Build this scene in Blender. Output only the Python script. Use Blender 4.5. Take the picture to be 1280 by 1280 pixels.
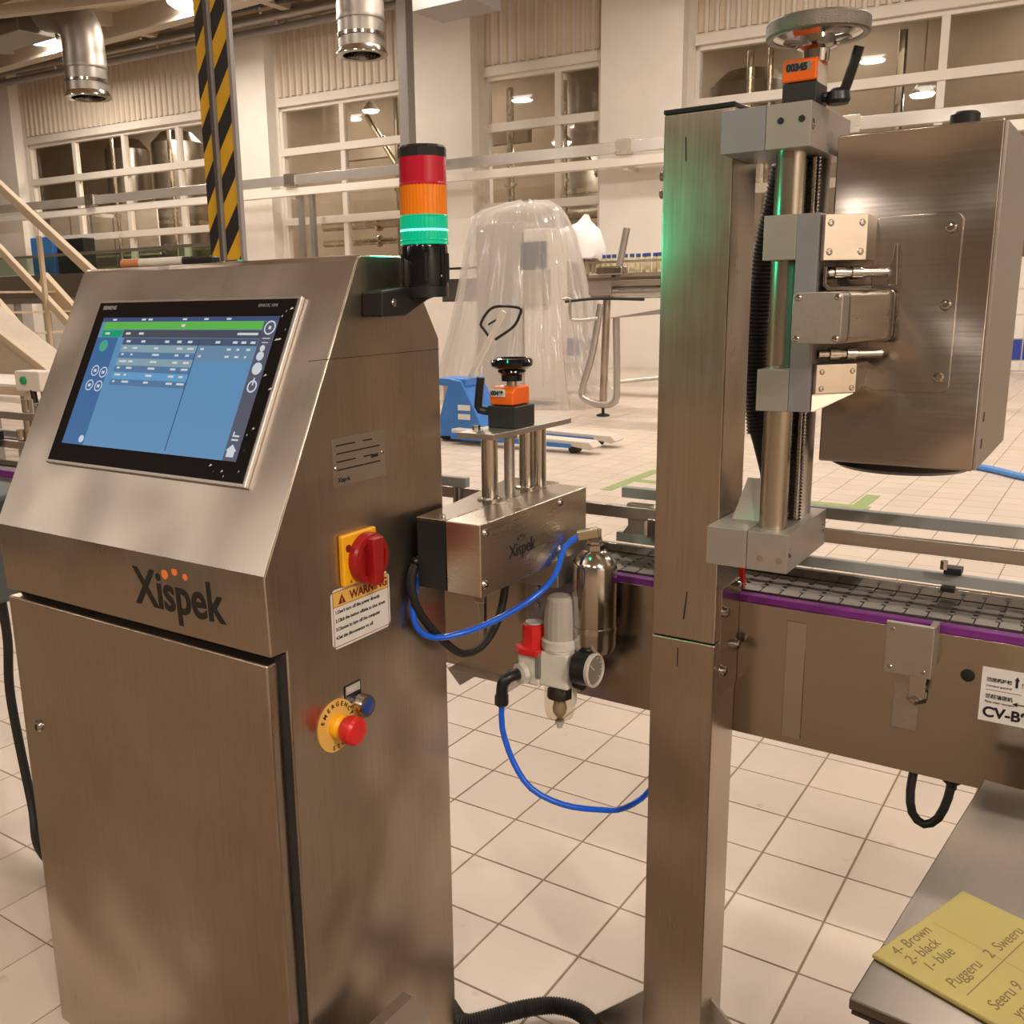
import bpy, bmesh, math, random
from mathutils import Vector, Matrix
random.seed(7)
S = bpy.context.scene
for o in list(bpy.data.objects): bpy.data.objects.remove(o)
COL = S.collection

# ------------------------------------------------------------------ camera
cam_d = bpy.data.cameras.new('camera'); cam = bpy.data.objects.new('camera', cam_d); COL.objects.link(cam)
pit, rol, yaw = math.radians(12.469), math.radians(1.253), math.radians(35.095)
fw = Vector((-math.sin(yaw)*math.cos(pit), math.cos(yaw)*math.cos(pit), -math.sin(pit)))
r0 = Vector((math.cos(yaw), math.sin(yaw), 0)); u0 = r0.cross(fw)
rv = math.cos(rol)*r0 - math.sin(rol)*u0; uv_ = math.cos(rol)*u0 + math.sin(rol)*r0
M = Matrix((rv, uv_, -fw)).transposed().to_4x4(); M.translation = Vector((0, 0, 1.57))
cam.matrix_world = M
cam_d.sensor_width = 36; cam_d.lens = 1210.8/1280*36; cam_d.shift_x = 70/1280
cam_d.clip_start = .05; cam_d.clip_end = 200
S.camera = cam

# ------------------------------------------------------------------ world, light, exposure
w = bpy.data.worlds.new('world'); S.world = w; w.use_nodes = True
bg = w.node_tree.nodes['Background']; bg.inputs[0].default_value = (1, .86, .68, 1); bg.inputs[1].default_value = .05
S.view_settings.view_transform = 'Standard'; S.view_settings.look = 'None'
S.view_settings.gamma = 1; S.view_settings.use_curve_mapping = False
S.view_settings.exposure = -.74
LAMP_W = 420          # watts of each high-bay lamp
LAMP_COL = (1, .88, .765)
CEIL = 8.83         # ceiling height
FZ = -.05           # floor level
WS = 1.032          # bay module of the far wall

# ------------------------------------------------------------------ materials
def nodes(name):
    m = bpy.data.materials.new(name); m.use_nodes = True
    nt = m.node_tree; b = nt.nodes['Principled BSDF']
    return m, nt, b
def mat(name, col, rough=.5, metal=0., var=.06, scale=30., emit=None, es=1., alpha=1., spec=.5, bump=0., coat=0., trans=0., ior=1.45):
    m, nt, b = nodes(name)
    b.inputs['Base Color'].default_value = (*col, 1); b.inputs['Roughness'].default_value = rough
    b.inputs['Metallic'].default_value = metal; b.inputs['Specular IOR Level'].default_value = spec
    b.inputs['Coat Weight'].default_value = coat; b.inputs['Transmission Weight'].default_value = trans; b.inputs['IOR'].default_value = ior
    if emit:
        b.inputs['Emission Color'].default_value = (*emit, 1); b.inputs['Emission Strength'].default_value = es
    if var or bump:
        tc = nt.nodes.new('ShaderNodeTexCoord'); n = nt.nodes.new('ShaderNodeTexNoise')
        n.inputs['Scale'].default_value = scale; n.inputs['Detail'].default_value = 4
        nt.links.new(tc.outputs['Object'], n.inputs['Vector'])
        if var:
            r = nt.nodes.new('ShaderNodeValToRGB')
            r.color_ramp.elements[0].position = .3; r.color_ramp.elements[1].position = .7
            r.color_ramp.elements[0].color = (*[c*(1-var) for c in col], 1); r.color_ramp.elements[1].color = (*[min(1, c*(1+var)) for c in col], 1)
            nt.links.new(n.outputs['Fac'], r.inputs['Fac']); nt.links.new(r.outputs['Color'], b.inputs['Base Color'])
        if bump:
            bp = nt.nodes.new('ShaderNodeBump'); bp.inputs['Strength'].default_value = bump; bp.inputs['Distance'].default_value = .01
            nt.links.new(n.outputs['Fac'], bp.inputs['Height']); nt.links.new(bp.outputs['Normal'], b.inputs['Normal'])
    return m
def steel(name, col=(.53, .495, .455), rough=.28, brush=(1, 1, 60), scale=6., smudge=.08, bump=.02, dirt=.12, wave=0.):
    """brushed stainless steel: fine stretched grain plus broad wiping smears in gloss and tone"""
    m, nt, b = nodes(name); L = nt.links
    b.inputs['Metallic'].default_value = 1
    tc = nt.nodes.new('ShaderNodeTexCoord')
    mp = nt.nodes.new('ShaderNodeMapping'); mp.inputs['Scale'].default_value = brush
    L.new(tc.outputs['Object'], mp.inputs['Vector'])
    g = nt.nodes.new('ShaderNodeTexNoise'); g.inputs['Scale'].default_value = scale; g.inputs['Detail'].default_value = 5
    L.new(mp.outputs['Vector'], g.inputs['Vector'])
    sm = nt.nodes.new('ShaderNodeTexNoise'); sm.inputs['Scale'].default_value = 4.5; sm.inputs['Detail'].default_value = 6; sm.inputs['Roughness'].default_value = .62
    L.new(tc.outputs['Object'], sm.inputs['Vector'])
    ad = nt.nodes.new('ShaderNodeMath'); ad.operation = 'MULTIPLY_ADD'; ad.inputs[1].default_value = smudge*2; ad.inputs[2].default_value = rough - smudge
    L.new(sm.outputs['Fac'], ad.inputs[0])
    a2 = nt.nodes.new('ShaderNodeMath'); a2.operation = 'MULTIPLY_ADD'; a2.inputs[1].default_value = .08
    L.new(g.outputs['Fac'], a2.inputs[0]); L.new(ad.outputs[0], a2.inputs[2])
    L.new(a2.outputs[0], b.inputs['Roughness'])
    r = nt.nodes.new('ShaderNodeValToRGB')
    r.color_ramp.elements[0].position = .25; r.color_ramp.elements[1].position = .75
    r.color_ramp.elements[0].color = (*[c*(1-dirt) for c in col], 1); r.color_ramp.elements[1].color = (*[min(1, c*(1+dirt*.5)) for c in col], 1)
    mx = nt.nodes.new('ShaderNodeMath'); mx.operation = 'ADD'; mx.inputs[1].default_value = 0
    av = nt.nodes.new('ShaderNodeMath'); av.operation = 'MULTIPLY_ADD'; av.inputs[1].default_value = .5
    h = nt.nodes.new('ShaderNodeMath'); h.operation = 'MULTIPLY'; h.inputs[1].default_value = .5
    L.new(sm.outputs['Fac'], h.inputs[0]); L.new(g.outputs['Fac'], av.inputs[0]); L.new(h.outputs[0], av.inputs[2])
    L.new(av.outputs[0], r.inputs['Fac']); L.new(r.outputs['Color'], b.inputs['Base Color'])
    bp = nt.nodes.new('ShaderNodeBump'); bp.inputs['Strength'].default_value = bump; bp.inputs['Distance'].default_value = .004
    L.new(g.outputs['Fac'], bp.inputs['Height']); L.new(bp.outputs['Normal'], b.inputs['Normal'])
    if wave:                                   # slight oil-canning of thin sheet
        wn = nt.nodes.new('ShaderNodeTexNoise'); wn.inputs['Scale'].default_value = 2.6; wn.inputs['Detail'].default_value = 1
        L.new(tc.outputs['Object'], wn.inputs['Vector'])
        b2 = nt.nodes.new('ShaderNodeBump'); b2.inputs['Strength'].default_value = 1; b2.inputs['Distance'].default_value = wave
        L.new(wn.outputs['Fac'], b2.inputs['Height']); L.new(b2.outputs['Normal'], bp.inputs['Normal'])
    return m
ST_V = steel('brushed_steel_upright', brush=(60, 60, 1), col=(.50, .425, .35), smudge=.11, dirt=.2, wave=.05)
ST_H = steel('brushed_steel_level', brush=(1, 1, 60))
ST_X = steel('brushed_steel_panel', col=(.47, .415, .355), brush=(.6, 90, 90), rough=.17, smudge=.05, bump=.003)
ST_B = steel('bright_bracket_steel', col=(.86, .78, .67), rough=.25, smudge=.08, brush=(1, 1, 12))
ST_D = steel('dull_chain_steel', col=(.17, .15, .13), rough=.48, brush=(20, 20, 20))
ST_C = steel('console_steel', col=(.21, .185, .16), rough=.3, brush=(40, 1, 1))
ST_P = steel('polished_steel', rough=.11, smudge=.03, bump=.004, dirt=.05)
ST_M = steel('matt_steel', rough=.38, smudge=.06, brush=(20, 20, 20))
ST_HEAD = steel('cover_steel', rough=.17, smudge=.06, brush=(1, 1, 40), col=(.56, .51, .46), wave=.12, bump=.008)
ALU = mat('aluminium_grey', (.39, .35, .31), .42, .55, var=.03)
ALU_B = mat('aluminium_bluish', (.31, .29, .315), .42, .55, var=.03)
GREYP = mat('grey_guide_plastic', (.30, .31, .30), .5)
BLACK = mat('black_plastic', (.012, .012, .013), .35)
BLACKM = mat('black_rubber', (.015, .014, .014), .55)
BLACKG = mat('black_gloss', (.006, .006, .008), .12, var=0)
DARK = mat('dark_gap', (.02, .017, .015), .8)
BLUE = mat('blue_hose_plastic', (.008, .12, .75), .25, coat=.4)
BLUEP = mat('blue_paint', (.045, .19, .56), .4)
BLUET = mat('blue_glazed_tile', (.035, .06, .33), .25)
ORANGE = mat('orange_plastic', (.82, .13, .012), .3)
YELLOW = mat('yellow_plastic', (.86, .42, .01), .35)
RED = mat('red_plastic', (.30, .010, .010), .3)
REDB = mat('bright_red_plastic', (.62, .02, .018), .3)
WHITEP = mat('off_white_plastic', (.62, .60, .52), .4)
GREYK = mat('warm_grey_plastic', (.45, .42, .37), .45)
LABEL = mat('label_white', (.70, .68, .64), .45, var=.03)
LABELY = mat('label_yellow', (.75, .45, .10), .45, var=.03)
PLATE = steel('rating_plate_metal', col=(.52, .48, .42), rough=.35, brush=(3, 3, 3))
INK = mat('black_ink', (.012, .011, .01), .5, var=0)
INKO = mat('orange_ink', (.85, .20, .04), .5, var=0)
INKR = mat('dark_red_ink', (.16, .015, .012), .5, var=0)
INKB = mat('brown_pen_ink', (.17, .12, .04), .6, var=0)
PURPLE = mat('purple_wear_strip', (.16, .02, .19), .4)
NOTE = mat('yellow_note_paper', (.43, .355, .115), .7, var=.05, scale=12)
CREAM = mat('cream_paint', (.70, .645, .57), .55, var=.03, scale=2)
CREAMW = mat('white_paint', (.78, .73, .66), .5, var=.03, scale=2)
CLAD = mat('tan_cladding', (.60, .50, .385), .5, var=.03, scale=2)
CEILM = mat('tan_ceiling', (.50, .40, .29), .7, var=.08, scale=.6)
BEAM = mat('beam_paint', (.46, .39, .31), .5, var=.05, scale=2)
DUCT = steel('galvanised_duct', col=(.36, .33, .295), rough=.4, brush=(1, 1, 1), scale=3)
PIPE = steel('process_pipe_steel', col=(.66, .60, .50), rough=.22, brush=(1, 1, 1), scale=2)
TANK = steel('tank_steel', col=(.42, .38, .33), rough=.3, brush=(6, 6, .5), scale=2)
WTILE = mat('white_wall_tile', (.76, .72, .66), .25, var=.03, scale=3)
STAIRP = mat('beige_stair_paint', (.55, .44, .30), .5, var=.05, scale=3)
STRIPE_Y = mat('hazard_yellow', (.72, .43, .02), .5, var=.10, scale=6)
STRIPE_K = mat('hazard_black', (.022, .019, .018), .5, var=.1, scale=6)
GREYPOST = mat('grey_post_paint', (.30, .28, .27), .5, var=.05)
TAPEG = mat('green_floor_tape', (.25, .33, .12), .6, var=.12, scale=20)
PAPERW = mat('white_bag', (.80, .77, .76), .5, bump=.3, scale=5, var=.04)
CARDB = mat('brown_carton', (.40, .24, .12), .7, var=.08)
GROUT = mat('floor_grout', (.25, .18, .12), .8, var=.1)
CAN_G = mat('cream_bottle', (.66, .58, .36), .35, var=.08)
CAPB = mat('blue_cap', (.05, .09, .30), .4)
LAMPM = mat('lamp_lens', (1, 1, 1), .4, var=0, emit=(1, .95, .88), es=14)
LAMPW = mat('lamp_reflector', (.55, .5, .43), .35, var=0)
GREEN_LIT = mat('lit_green_lens', (.0, .35, .19), .2, var=0, emit=(.0, .62, .33), es=.62)
GREEN_CORE = mat('green_lamp_core', (.1, .8, .6), .3, var=0, emit=(.3, 1, .75), es=2.2)
AMBER = mat('amber_lens', (.85, .22, .008), .18, var=0, coat=.5)
REDL = mat('red_lens', (.50, .010, .035), .18, var=0, coat=.5)
def glass(name, tint, gloss=.12, rough=.02, body=.0):
    m = bpy.data.materials.new(name); m.use_nodes = True; nt = m.node_tree; nt.nodes.clear(); L = nt.links
    out = nt.nodes.new('ShaderNodeOutputMaterial'); t = nt.nodes.new('ShaderNodeBsdfTransparent'); t.inputs[0].default_value = (*tint, 1)
    g = nt.nodes.new('ShaderNodeBsdfGlossy'); g.inputs['Roughness'].default_value = rough
    lw = nt.nodes.new('ShaderNodeLayerWeight'); lw.inputs['Blend'].default_value = .5
    pw = nt.nodes.new('ShaderNodeMath'); pw.operation = 'POWER'; pw.inputs[1].default_value = 4; L.new(lw.outputs['Facing'], pw.inputs[0])
    f = nt.nodes.new('ShaderNodeMath'); f.operation = 'MULTIPLY_ADD'; f.inputs[1].default_value = .5; f.inputs[2].default_value = gloss*.4; L.new(pw.outputs[0], f.inputs[0])
    mx = nt.nodes.new('ShaderNodeMixShader'); L.new(f.outputs[0], mx.inputs[0]); L.new(t.outputs[0], mx.inputs[1]); L.new(g.outputs[0], mx.inputs[2])
    last = mx
    if body:
        d = nt.nodes.new('ShaderNodeBsdfDiffuse'); d.inputs[0].default_value = (.8, .77, .74, 1)
        tr = nt.nodes.new('ShaderNodeBsdfTranslucent'); tr.inputs[0].default_value = (.8, .77, .74, 1)
        a = nt.nodes.new('ShaderNodeMixShader'); a.inputs[0].default_value = .4; L.new(d.outputs[0], a.inputs[1]); L.new(tr.outputs[0], a.inputs[2])
        m2 = nt.nodes.new('ShaderNodeMixShader'); m2.inputs[0].default_value = body
        L.new(mx.outputs[0], m2.inputs[1]); L.new(a.outputs[0], m2.inputs[2]); last = m2
    L.new(last.outputs[0], out.inputs[0])
    return m
GLASS = glass('window_glass', (.93, .91, .87))
BOWL = glass('clear_bowl', (.90, .87, .80), rough=.04)
FILM = glass('clear_wrap_film', (.95, .94, .93), rough=.12, body=.34)
def tile_mat(name, base, pitch, ox, oy, rough):
    m, nt, b = nodes(name); L = nt.links
    geo = nt.nodes.new('ShaderNodeNewGeometry')
    off = nt.nodes.new('ShaderNodeVectorMath'); off.operation = 'SUBTRACT'; off.inputs[1].default_value = (ox, oy, 0)
    L.new(geo.outputs['Position'], off.inputs[0])
    dv = nt.nodes.new('ShaderNodeVectorMath'); dv.operation = 'DIVIDE'; dv.inputs[1].default_value = (pitch, pitch, 50)
    L.new(off.outputs[0], dv.inputs[0])
    fl = nt.nodes.new('ShaderNodeVectorMath'); fl.operation = 'FLOOR'; L.new(dv.outputs[0], fl.inputs[0])
    wn = nt.nodes.new('ShaderNodeTexWhiteNoise'); wn.noise_dimensions = '3D'; L.new(fl.outputs[0], wn.inputs['Vector'])
    n = nt.nodes.new('ShaderNodeTexNoise'); n.inputs['Scale'].default_value = 5; n.inputs['Detail'].default_value = 7; n.inputs['Roughness'].default_value = .65
    L.new(geo.outputs['Position'], n.inputs['Vector'])
    ad = nt.nodes.new('ShaderNodeMath'); ad.operation = 'MULTIPLY_ADD'; ad.inputs[1].default_value = .45
    L.new(wn.outputs['Value'], ad.inputs[0]); L.new(n.outputs['Fac'], ad.inputs[2])
    r = nt.nodes.new('ShaderNodeValToRGB'); r.color_ramp.elements[0].position = .3; r.color_ramp.elements[1].position = 1.0
    r.color_ramp.elements[0].color = (*[c*.90 for c in base], 1); r.color_ramp.elements[1].color = (*[c*1.06 for c in base], 1)
    L.new(ad.outputs[0], r.inputs['Fac'])
    sp = nt.nodes.new('ShaderNodeTexNoise'); sp.inputs['Scale'].default_value = 9; sp.inputs['Detail'].default_value = 3
    L.new(geo.outputs['Position'], sp.inputs['Vector'])
    sr = nt.nodes.new('ShaderNodeValToRGB'); sr.color_ramp.elements[0].position = .70; sr.color_ramp.elements[1].position = .80
    sr.color_ramp.elements[0].color = (1, 1, 1, 1); sr.color_ramp.elements[1].color = (.72, .66, .58, 1)
    L.new(sp.outputs['Fac'], sr.inputs['Fac'])
    mx = nt.nodes.new('ShaderNodeMix'); mx.data_type = 'RGBA'; mx.blend_type = 'MULTIPLY'; mx.inputs[0].default_value = 1
    L.new(r.outputs['Color'], mx.inputs[6]); L.new(sr.outputs['Color'], mx.inputs[7]); L.new(mx.outputs[2], b.inputs['Base Color'])
    rr = nt.nodes.new('ShaderNodeMath'); rr.operation = 'MULTIPLY_ADD'; rr.inputs[1].default_value = .25; rr.inputs[2].default_value = rough
    L.new(n.outputs['Fac'], rr.inputs[0]); L.new(rr.outputs[0], b.inputs['Roughness'])
    return m
TP, TX, TY = .2365, -1.7036, 2.3795     # floor tile pitch and one joint crossing
FTILE = tile_mat('floor_tile_ceramic', (.575, .49, .41), TP, TX, TY, .28)

def place(t, loc, sc=WS):
    t.location = loc; t.scale = (sc, sc, sc); return t
# ------------------------------------------------------------------ mesh helpers
class MB:
    def __init__(s): s.v = []; s.f = []
    def add(s, vs, fs):
        n = len(s.v); s.v += [tuple(v) for v in vs]; s.f += [tuple(i+n for i in f) for f in fs]; return s
    def box(s, x0, x1, y0, y1, z0, z1):
        v = [(x, y, z) for z in (z0, z1) for y in (y0, y1) for x in (x0, x1)]
        return s.add(v, [(0, 2, 3, 1), (4, 5, 7, 6), (0, 1, 5, 4), (2, 6, 7, 3), (0, 4, 6, 2), (1, 3, 7, 5)])
    def bx(s, c, d): return s.box(c[0]-d[0]/2, c[0]+d[0]/2, c[1]-d[1]/2, c[1]+d[1]/2, c[2]-d[2]/2, c[2]+d[2]/2)
    def prism(s, poly, ax, a, b):
        n = len(poly)
        def p(q, t): return {'x': (t, q[0], q[1]), 'y': (q[0], t, q[1]), 'z': (q[0], q[1], t)}[ax]
        return s.add([p(q, a) for q in poly]+[p(q, b) for q in poly],
                     [tuple(range(n)), tuple(range(2*n-1, n-1, -1))]+[(i, (i+1) % n, n+(i+1) % n, n+i) for i in range(n)])
    def bar(s, p0, p1, wd, ht, up=(0, 0, 1)):
        p0, p1 = Vector(p0), Vector(p1); d = (p1-p0).normalized(); sd = d.cross(Vector(up))
        if sd.length < 1e-4: sd = d.cross(Vector((0, 1, 0)))
        sd.normalize(); u = sd.cross(d); v = []
        for p in (p0, p1):
            for a, b in ((-1, -1), (1, -1), (1, 1), (-1, 1)): v.append(p+sd*a*wd/2+u*b*ht/2)
        return s.add(v, [(3, 2, 1, 0), (4, 5, 6, 7)]+[(i, (i+1) % 4, 4+(i+1) % 4, 4+i) for i in range(4)])
    def lathe(s, o, ax, prof, seg=24, close=True):
        o = Vector(o); ax = Vector(ax).normalized(); t = Vector((1, 0, 0)) if abs(ax.x) < .9 else Vector((0, 1, 0))
        a = ax.cross(t).normalized(); b = ax.cross(a); v = []
        for r, h in prof:
            for k in range(seg):
                an = 2*math.pi*k/seg; v.append(o+ax*h+a*(r*math.cos(an))+b*(r*math.sin(an)))
        n = len(prof); f = []
        for i in range(n-1):
            for k in range(seg): f.append((i*seg+k, i*seg+(k+1) % seg, (i+1)*seg+(k+1) % seg, (i+1)*seg+k))
        if close:
            f.append(tuple(range(seg-1, -1, -1))); f.append(tuple((n-1)*seg+k for k in range(seg)))
        else:
            for k in range(seg): f.append(((n-1)*seg+k, (n-1)*seg+(k+1) % seg, (k+1) % seg, k))
        return s.add(v, f)
    def cyl(s, p0, p1, r, r1=None, seg=20):
        p0, p1 = Vector(p0), Vector(p1); L = (p1-p0).length
        return s.lathe(p0, p1-p0, [(r, 0), (r if r1 is None else r1, L)], seg)
    def tube(s, pts, r, seg=10, step=.02, corr=0, pitch=.006):
        P = [Vector(p) for p in pts]; Q = []
        if len(P) == 2: Q = P
        else:
            E = [P[0]*2-P[1]]+P+[P[-1]*2-P[-2]]
            for i in range(1, len(E)-2):
                n = max(2, int((E[i+1]-E[i]).length/(pitch/2 if corr else step)))
                for k in range(n):
                    t = k/n; a, b, c, d = E[i-1], E[i], E[i+1], E[i+2]
                    Q.append(.5*((2*b)+(c-a)*t+(2*a-5*b+4*c-d)*t*t+(3*b-a-3*c+d)*t**3))
            Q.append(P[-1])
        v = []; prev = None
        for i, q in enumerate(Q):
            d = (Q[min(i+1, len(Q)-1)]-Q[max(i-1, 0)]).normalized()
            if prev is None: nrm = d.orthogonal().normalized()
            else:
                nrm = prev-d*prev.dot(d); nrm.normalize()
            prev = nrm; bn = d.cross(nrm); rr = r+(corr if (corr and i % 2) else 0)
            for k in range(seg):
                a = 2*math.pi*k/seg; v.append(q+nrm*rr*math.cos(a)+bn*rr*math.sin(a))
        f = [(i*seg+k, i*seg+(k+1) % seg, (i+1)*seg+(k+1) % seg, (i+1)*seg+k) for i in range(len(Q)-1) for k in range(seg)]
        f += [tuple(range(seg-1, -1, -1)), tuple((len(Q)-1)*seg+k for k in range(seg))]
        return s.add(v, f)
    def screw(s, c, ax, r=.006, h=.003):   # domed hexagon-socket screw head
        return s.lathe(c, ax, [(r, 0), (r, h*.4), (r*.75, h*.9), (r*.45, h), (r*.4, h*.45), (.0005, h*.45)], 10)
OFF = {}
def setp(o, label=None, cat=None, group=None, kind=None):
    for k, v in (('label', label), ('category', cat), ('group', group), ('kind', kind)):
        if v: o[k] = v
    return o
def mesh(name, mb, m, off=Vector((0, 0, 0)), smooth=True, ang=32):
    me = bpy.data.meshes.new(name); me.from_pydata([(Vector(v)-off)[:] for v in mb.v], [], mb.f)
    bm = bmesh.new(); bm.from_mesh(me); bmesh.ops.recalc_face_normals(bm, faces=bm.faces); bm.to_mesh(me); bm.free()
    if smooth:
        me.polygons.foreach_set('use_smooth', [True]*len(me.polygons)); me.set_sharp_from_angle(angle=math.radians(ang))
    me.materials.append(m); me.update(); return me
def thing(name, label, cat, loc=(0, 0, 0), group=None, rz=0):
    o = bpy.data.objects.new(name, None); COL.objects.link(o); o.empty_display_size = .05
    o.location = loc; o.rotation_euler = (0, 0, rz)
    if rz == .086: o.scale = (WS, WS, WS)
    OFF[o.name] = Vector(loc) if not rz else Vector((0, 0, 0))
    return setp(o, label, cat, group)
def part(name, mb, m, parent, bev=0, label=None, kind=None, ang=32, seg=2):
    off = OFF[parent.name]
    o = bpy.data.objects.new(name, mesh(name, mb, m, off, ang=ang)); COL.objects.link(o); o.parent = parent; OFF[o.name] = off
    if bev: bevel(o, bev, seg)
    return setp(o, label, kind=kind)
def each(name, mb, m, parent, **kw):
    """one part for every loose piece of the builder"""
    p = list(range(len(mb.v)))
    def root(i):
        while p[i] != i: p[i] = p[p[i]]; i = p[i]
        return i
    for f in mb.f:
        a = root(f[0])
        for i in f[1:]: p[root(i)] = a
    isl = {}
    for f in mb.f: isl.setdefault(root(f[0]), []).append(f)
    for fs in isl.values():
        ids = sorted({i for f in fs for i in f}); mp = {i: k for k, i in enumerate(ids)}
        part(name, MB().add([mb.v[i] for i in ids], [tuple(mp[i] for i in f) for f in fs]), m, parent, **kw)
def bevel(o, wdt, seg=2):
    b = o.modifiers.new('bevel', 'BEVEL'); b.width = wdt; b.segments = seg; b.limit_method = 'ANGLE'; b.angle_limit = math.radians(40); b.harden_normals = True
def solo(name, mb, m, label=None, cat=None, group=None, kind=None, bev=0, loc=None, rz=0, ang=32):
    """a thing (or a piece of the setting) that is one mesh"""
    if loc is None:
        xs, ys, zs = zip(*mb.v); off = Vector(((min(xs)+max(xs))/2, (min(ys)+max(ys))/2, min(zs))); l = off
    else: off = Vector((0, 0, 0)); l = loc
    o = bpy.data.objects.new(name, mesh(name, mb, m, off, ang=ang)); COL.objects.link(o)
    o.location = l; o.rotation_euler = (0, 0, rz); OFF[o.name] = off
    if rz == WR: o.scale = (WS, WS, WS)
    if bev: bevel(o, bev)
    return setp(o, label, cat, group, kind)
def text(name, body, size, pos, right, up, m, parent, bold=0., ext=.0003, ax='LEFT', sx=1., shear=0.):
    c = bpy.data.curves.new(name, 'FONT'); c.body = body; c.size = size; c.extrude = ext; c.offset = bold; c.shear = shear
    c.align_x = ax; c.align_y = 'BOTTOM_BASELINE'; c.materials.append(m)
    tmp = bpy.data.objects.new(name, c); me = bpy.data.meshes.new_from_object(tmp); bpy.data.objects.remove(tmp)
    o = bpy.data.objects.new(name, me); COL.objects.link(o); o.parent = parent
    r, u = Vector(right).normalized(), Vector(up).normalized(); n = r.cross(u)
    mt = Matrix((r*sx, u, n)).transposed().to_4x4(); mt.translation = Vector(pos)-OFF[parent.name]
    o.matrix_local = mt; OFF[o.name] = OFF[parent.name]
    return o
def copy_tree(o, parent=None):
    c = o.copy(); COL.objects.link(c); OFF[c.name] = OFF.get(o.name, Vector())
    if parent: c.parent = parent
    for ch in list(o.children): copy_tree(ch, c)
    return c
XR, ZU, YR = (1, 0, 0), (0, 0, 1), (0, 1, 0)
WL, WR = (-10.32, 20.64, FZ), .086          # frame of the far wall: u along it, d behind it, z up
wu = Vector((math.cos(WR), math.sin(WR), 0)); wd = Vector((-math.sin(WR), math.cos(WR), 0))
def wp(u, d, z): return Vector(WL)+(wu*u+wd*d+Vector((0, 0, z)))*WS

# ================================================================== THE HALL
fl = solo('floor', MB().box(-40, 14, -16, 30, -.2, -.003), GROUT, kind='structure', loc=(0, 0, FZ))
def tile_top():
    a, g, e = TP/2-.0024, TP/2-.0024-.0012, .0012
    v = [(-a, -a, -.0029), (a, -a, -.0029), (a, a, -.0029), (-a, a, -.0029), (-g, -g, 0), (g, -g, 0), (g, g, 0), (-g, g, 0)]
    return v, [(4, 5, 6, 7), (0, 1, 5, 4), (1, 2, 6, 5), (2, 3, 7, 6), (3, 0, 4, 7)]
tv, tf = tile_top()
def proj(p):
    d = Vector(p)-Vector((0, 0, 1.57)); z = d.dot(fw)
    return (570+1210.8*d.dot(rv)/z, 640-1210.8*d.dot(uv_)/z, z) if z > .1 else (0, 9e9, z)
cand = []
for i in range(-160, 60):
    for j in range(-16, 84):
        c = (TX+(i+.5)*TP, TY+(j+.5)*TP, FZ); q = proj(c)
        if -150 < q[0] < 1430 and q[1] < 1420 and q[2] > .5: cand.append((q[2], i, j))
cand.sort()
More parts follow.
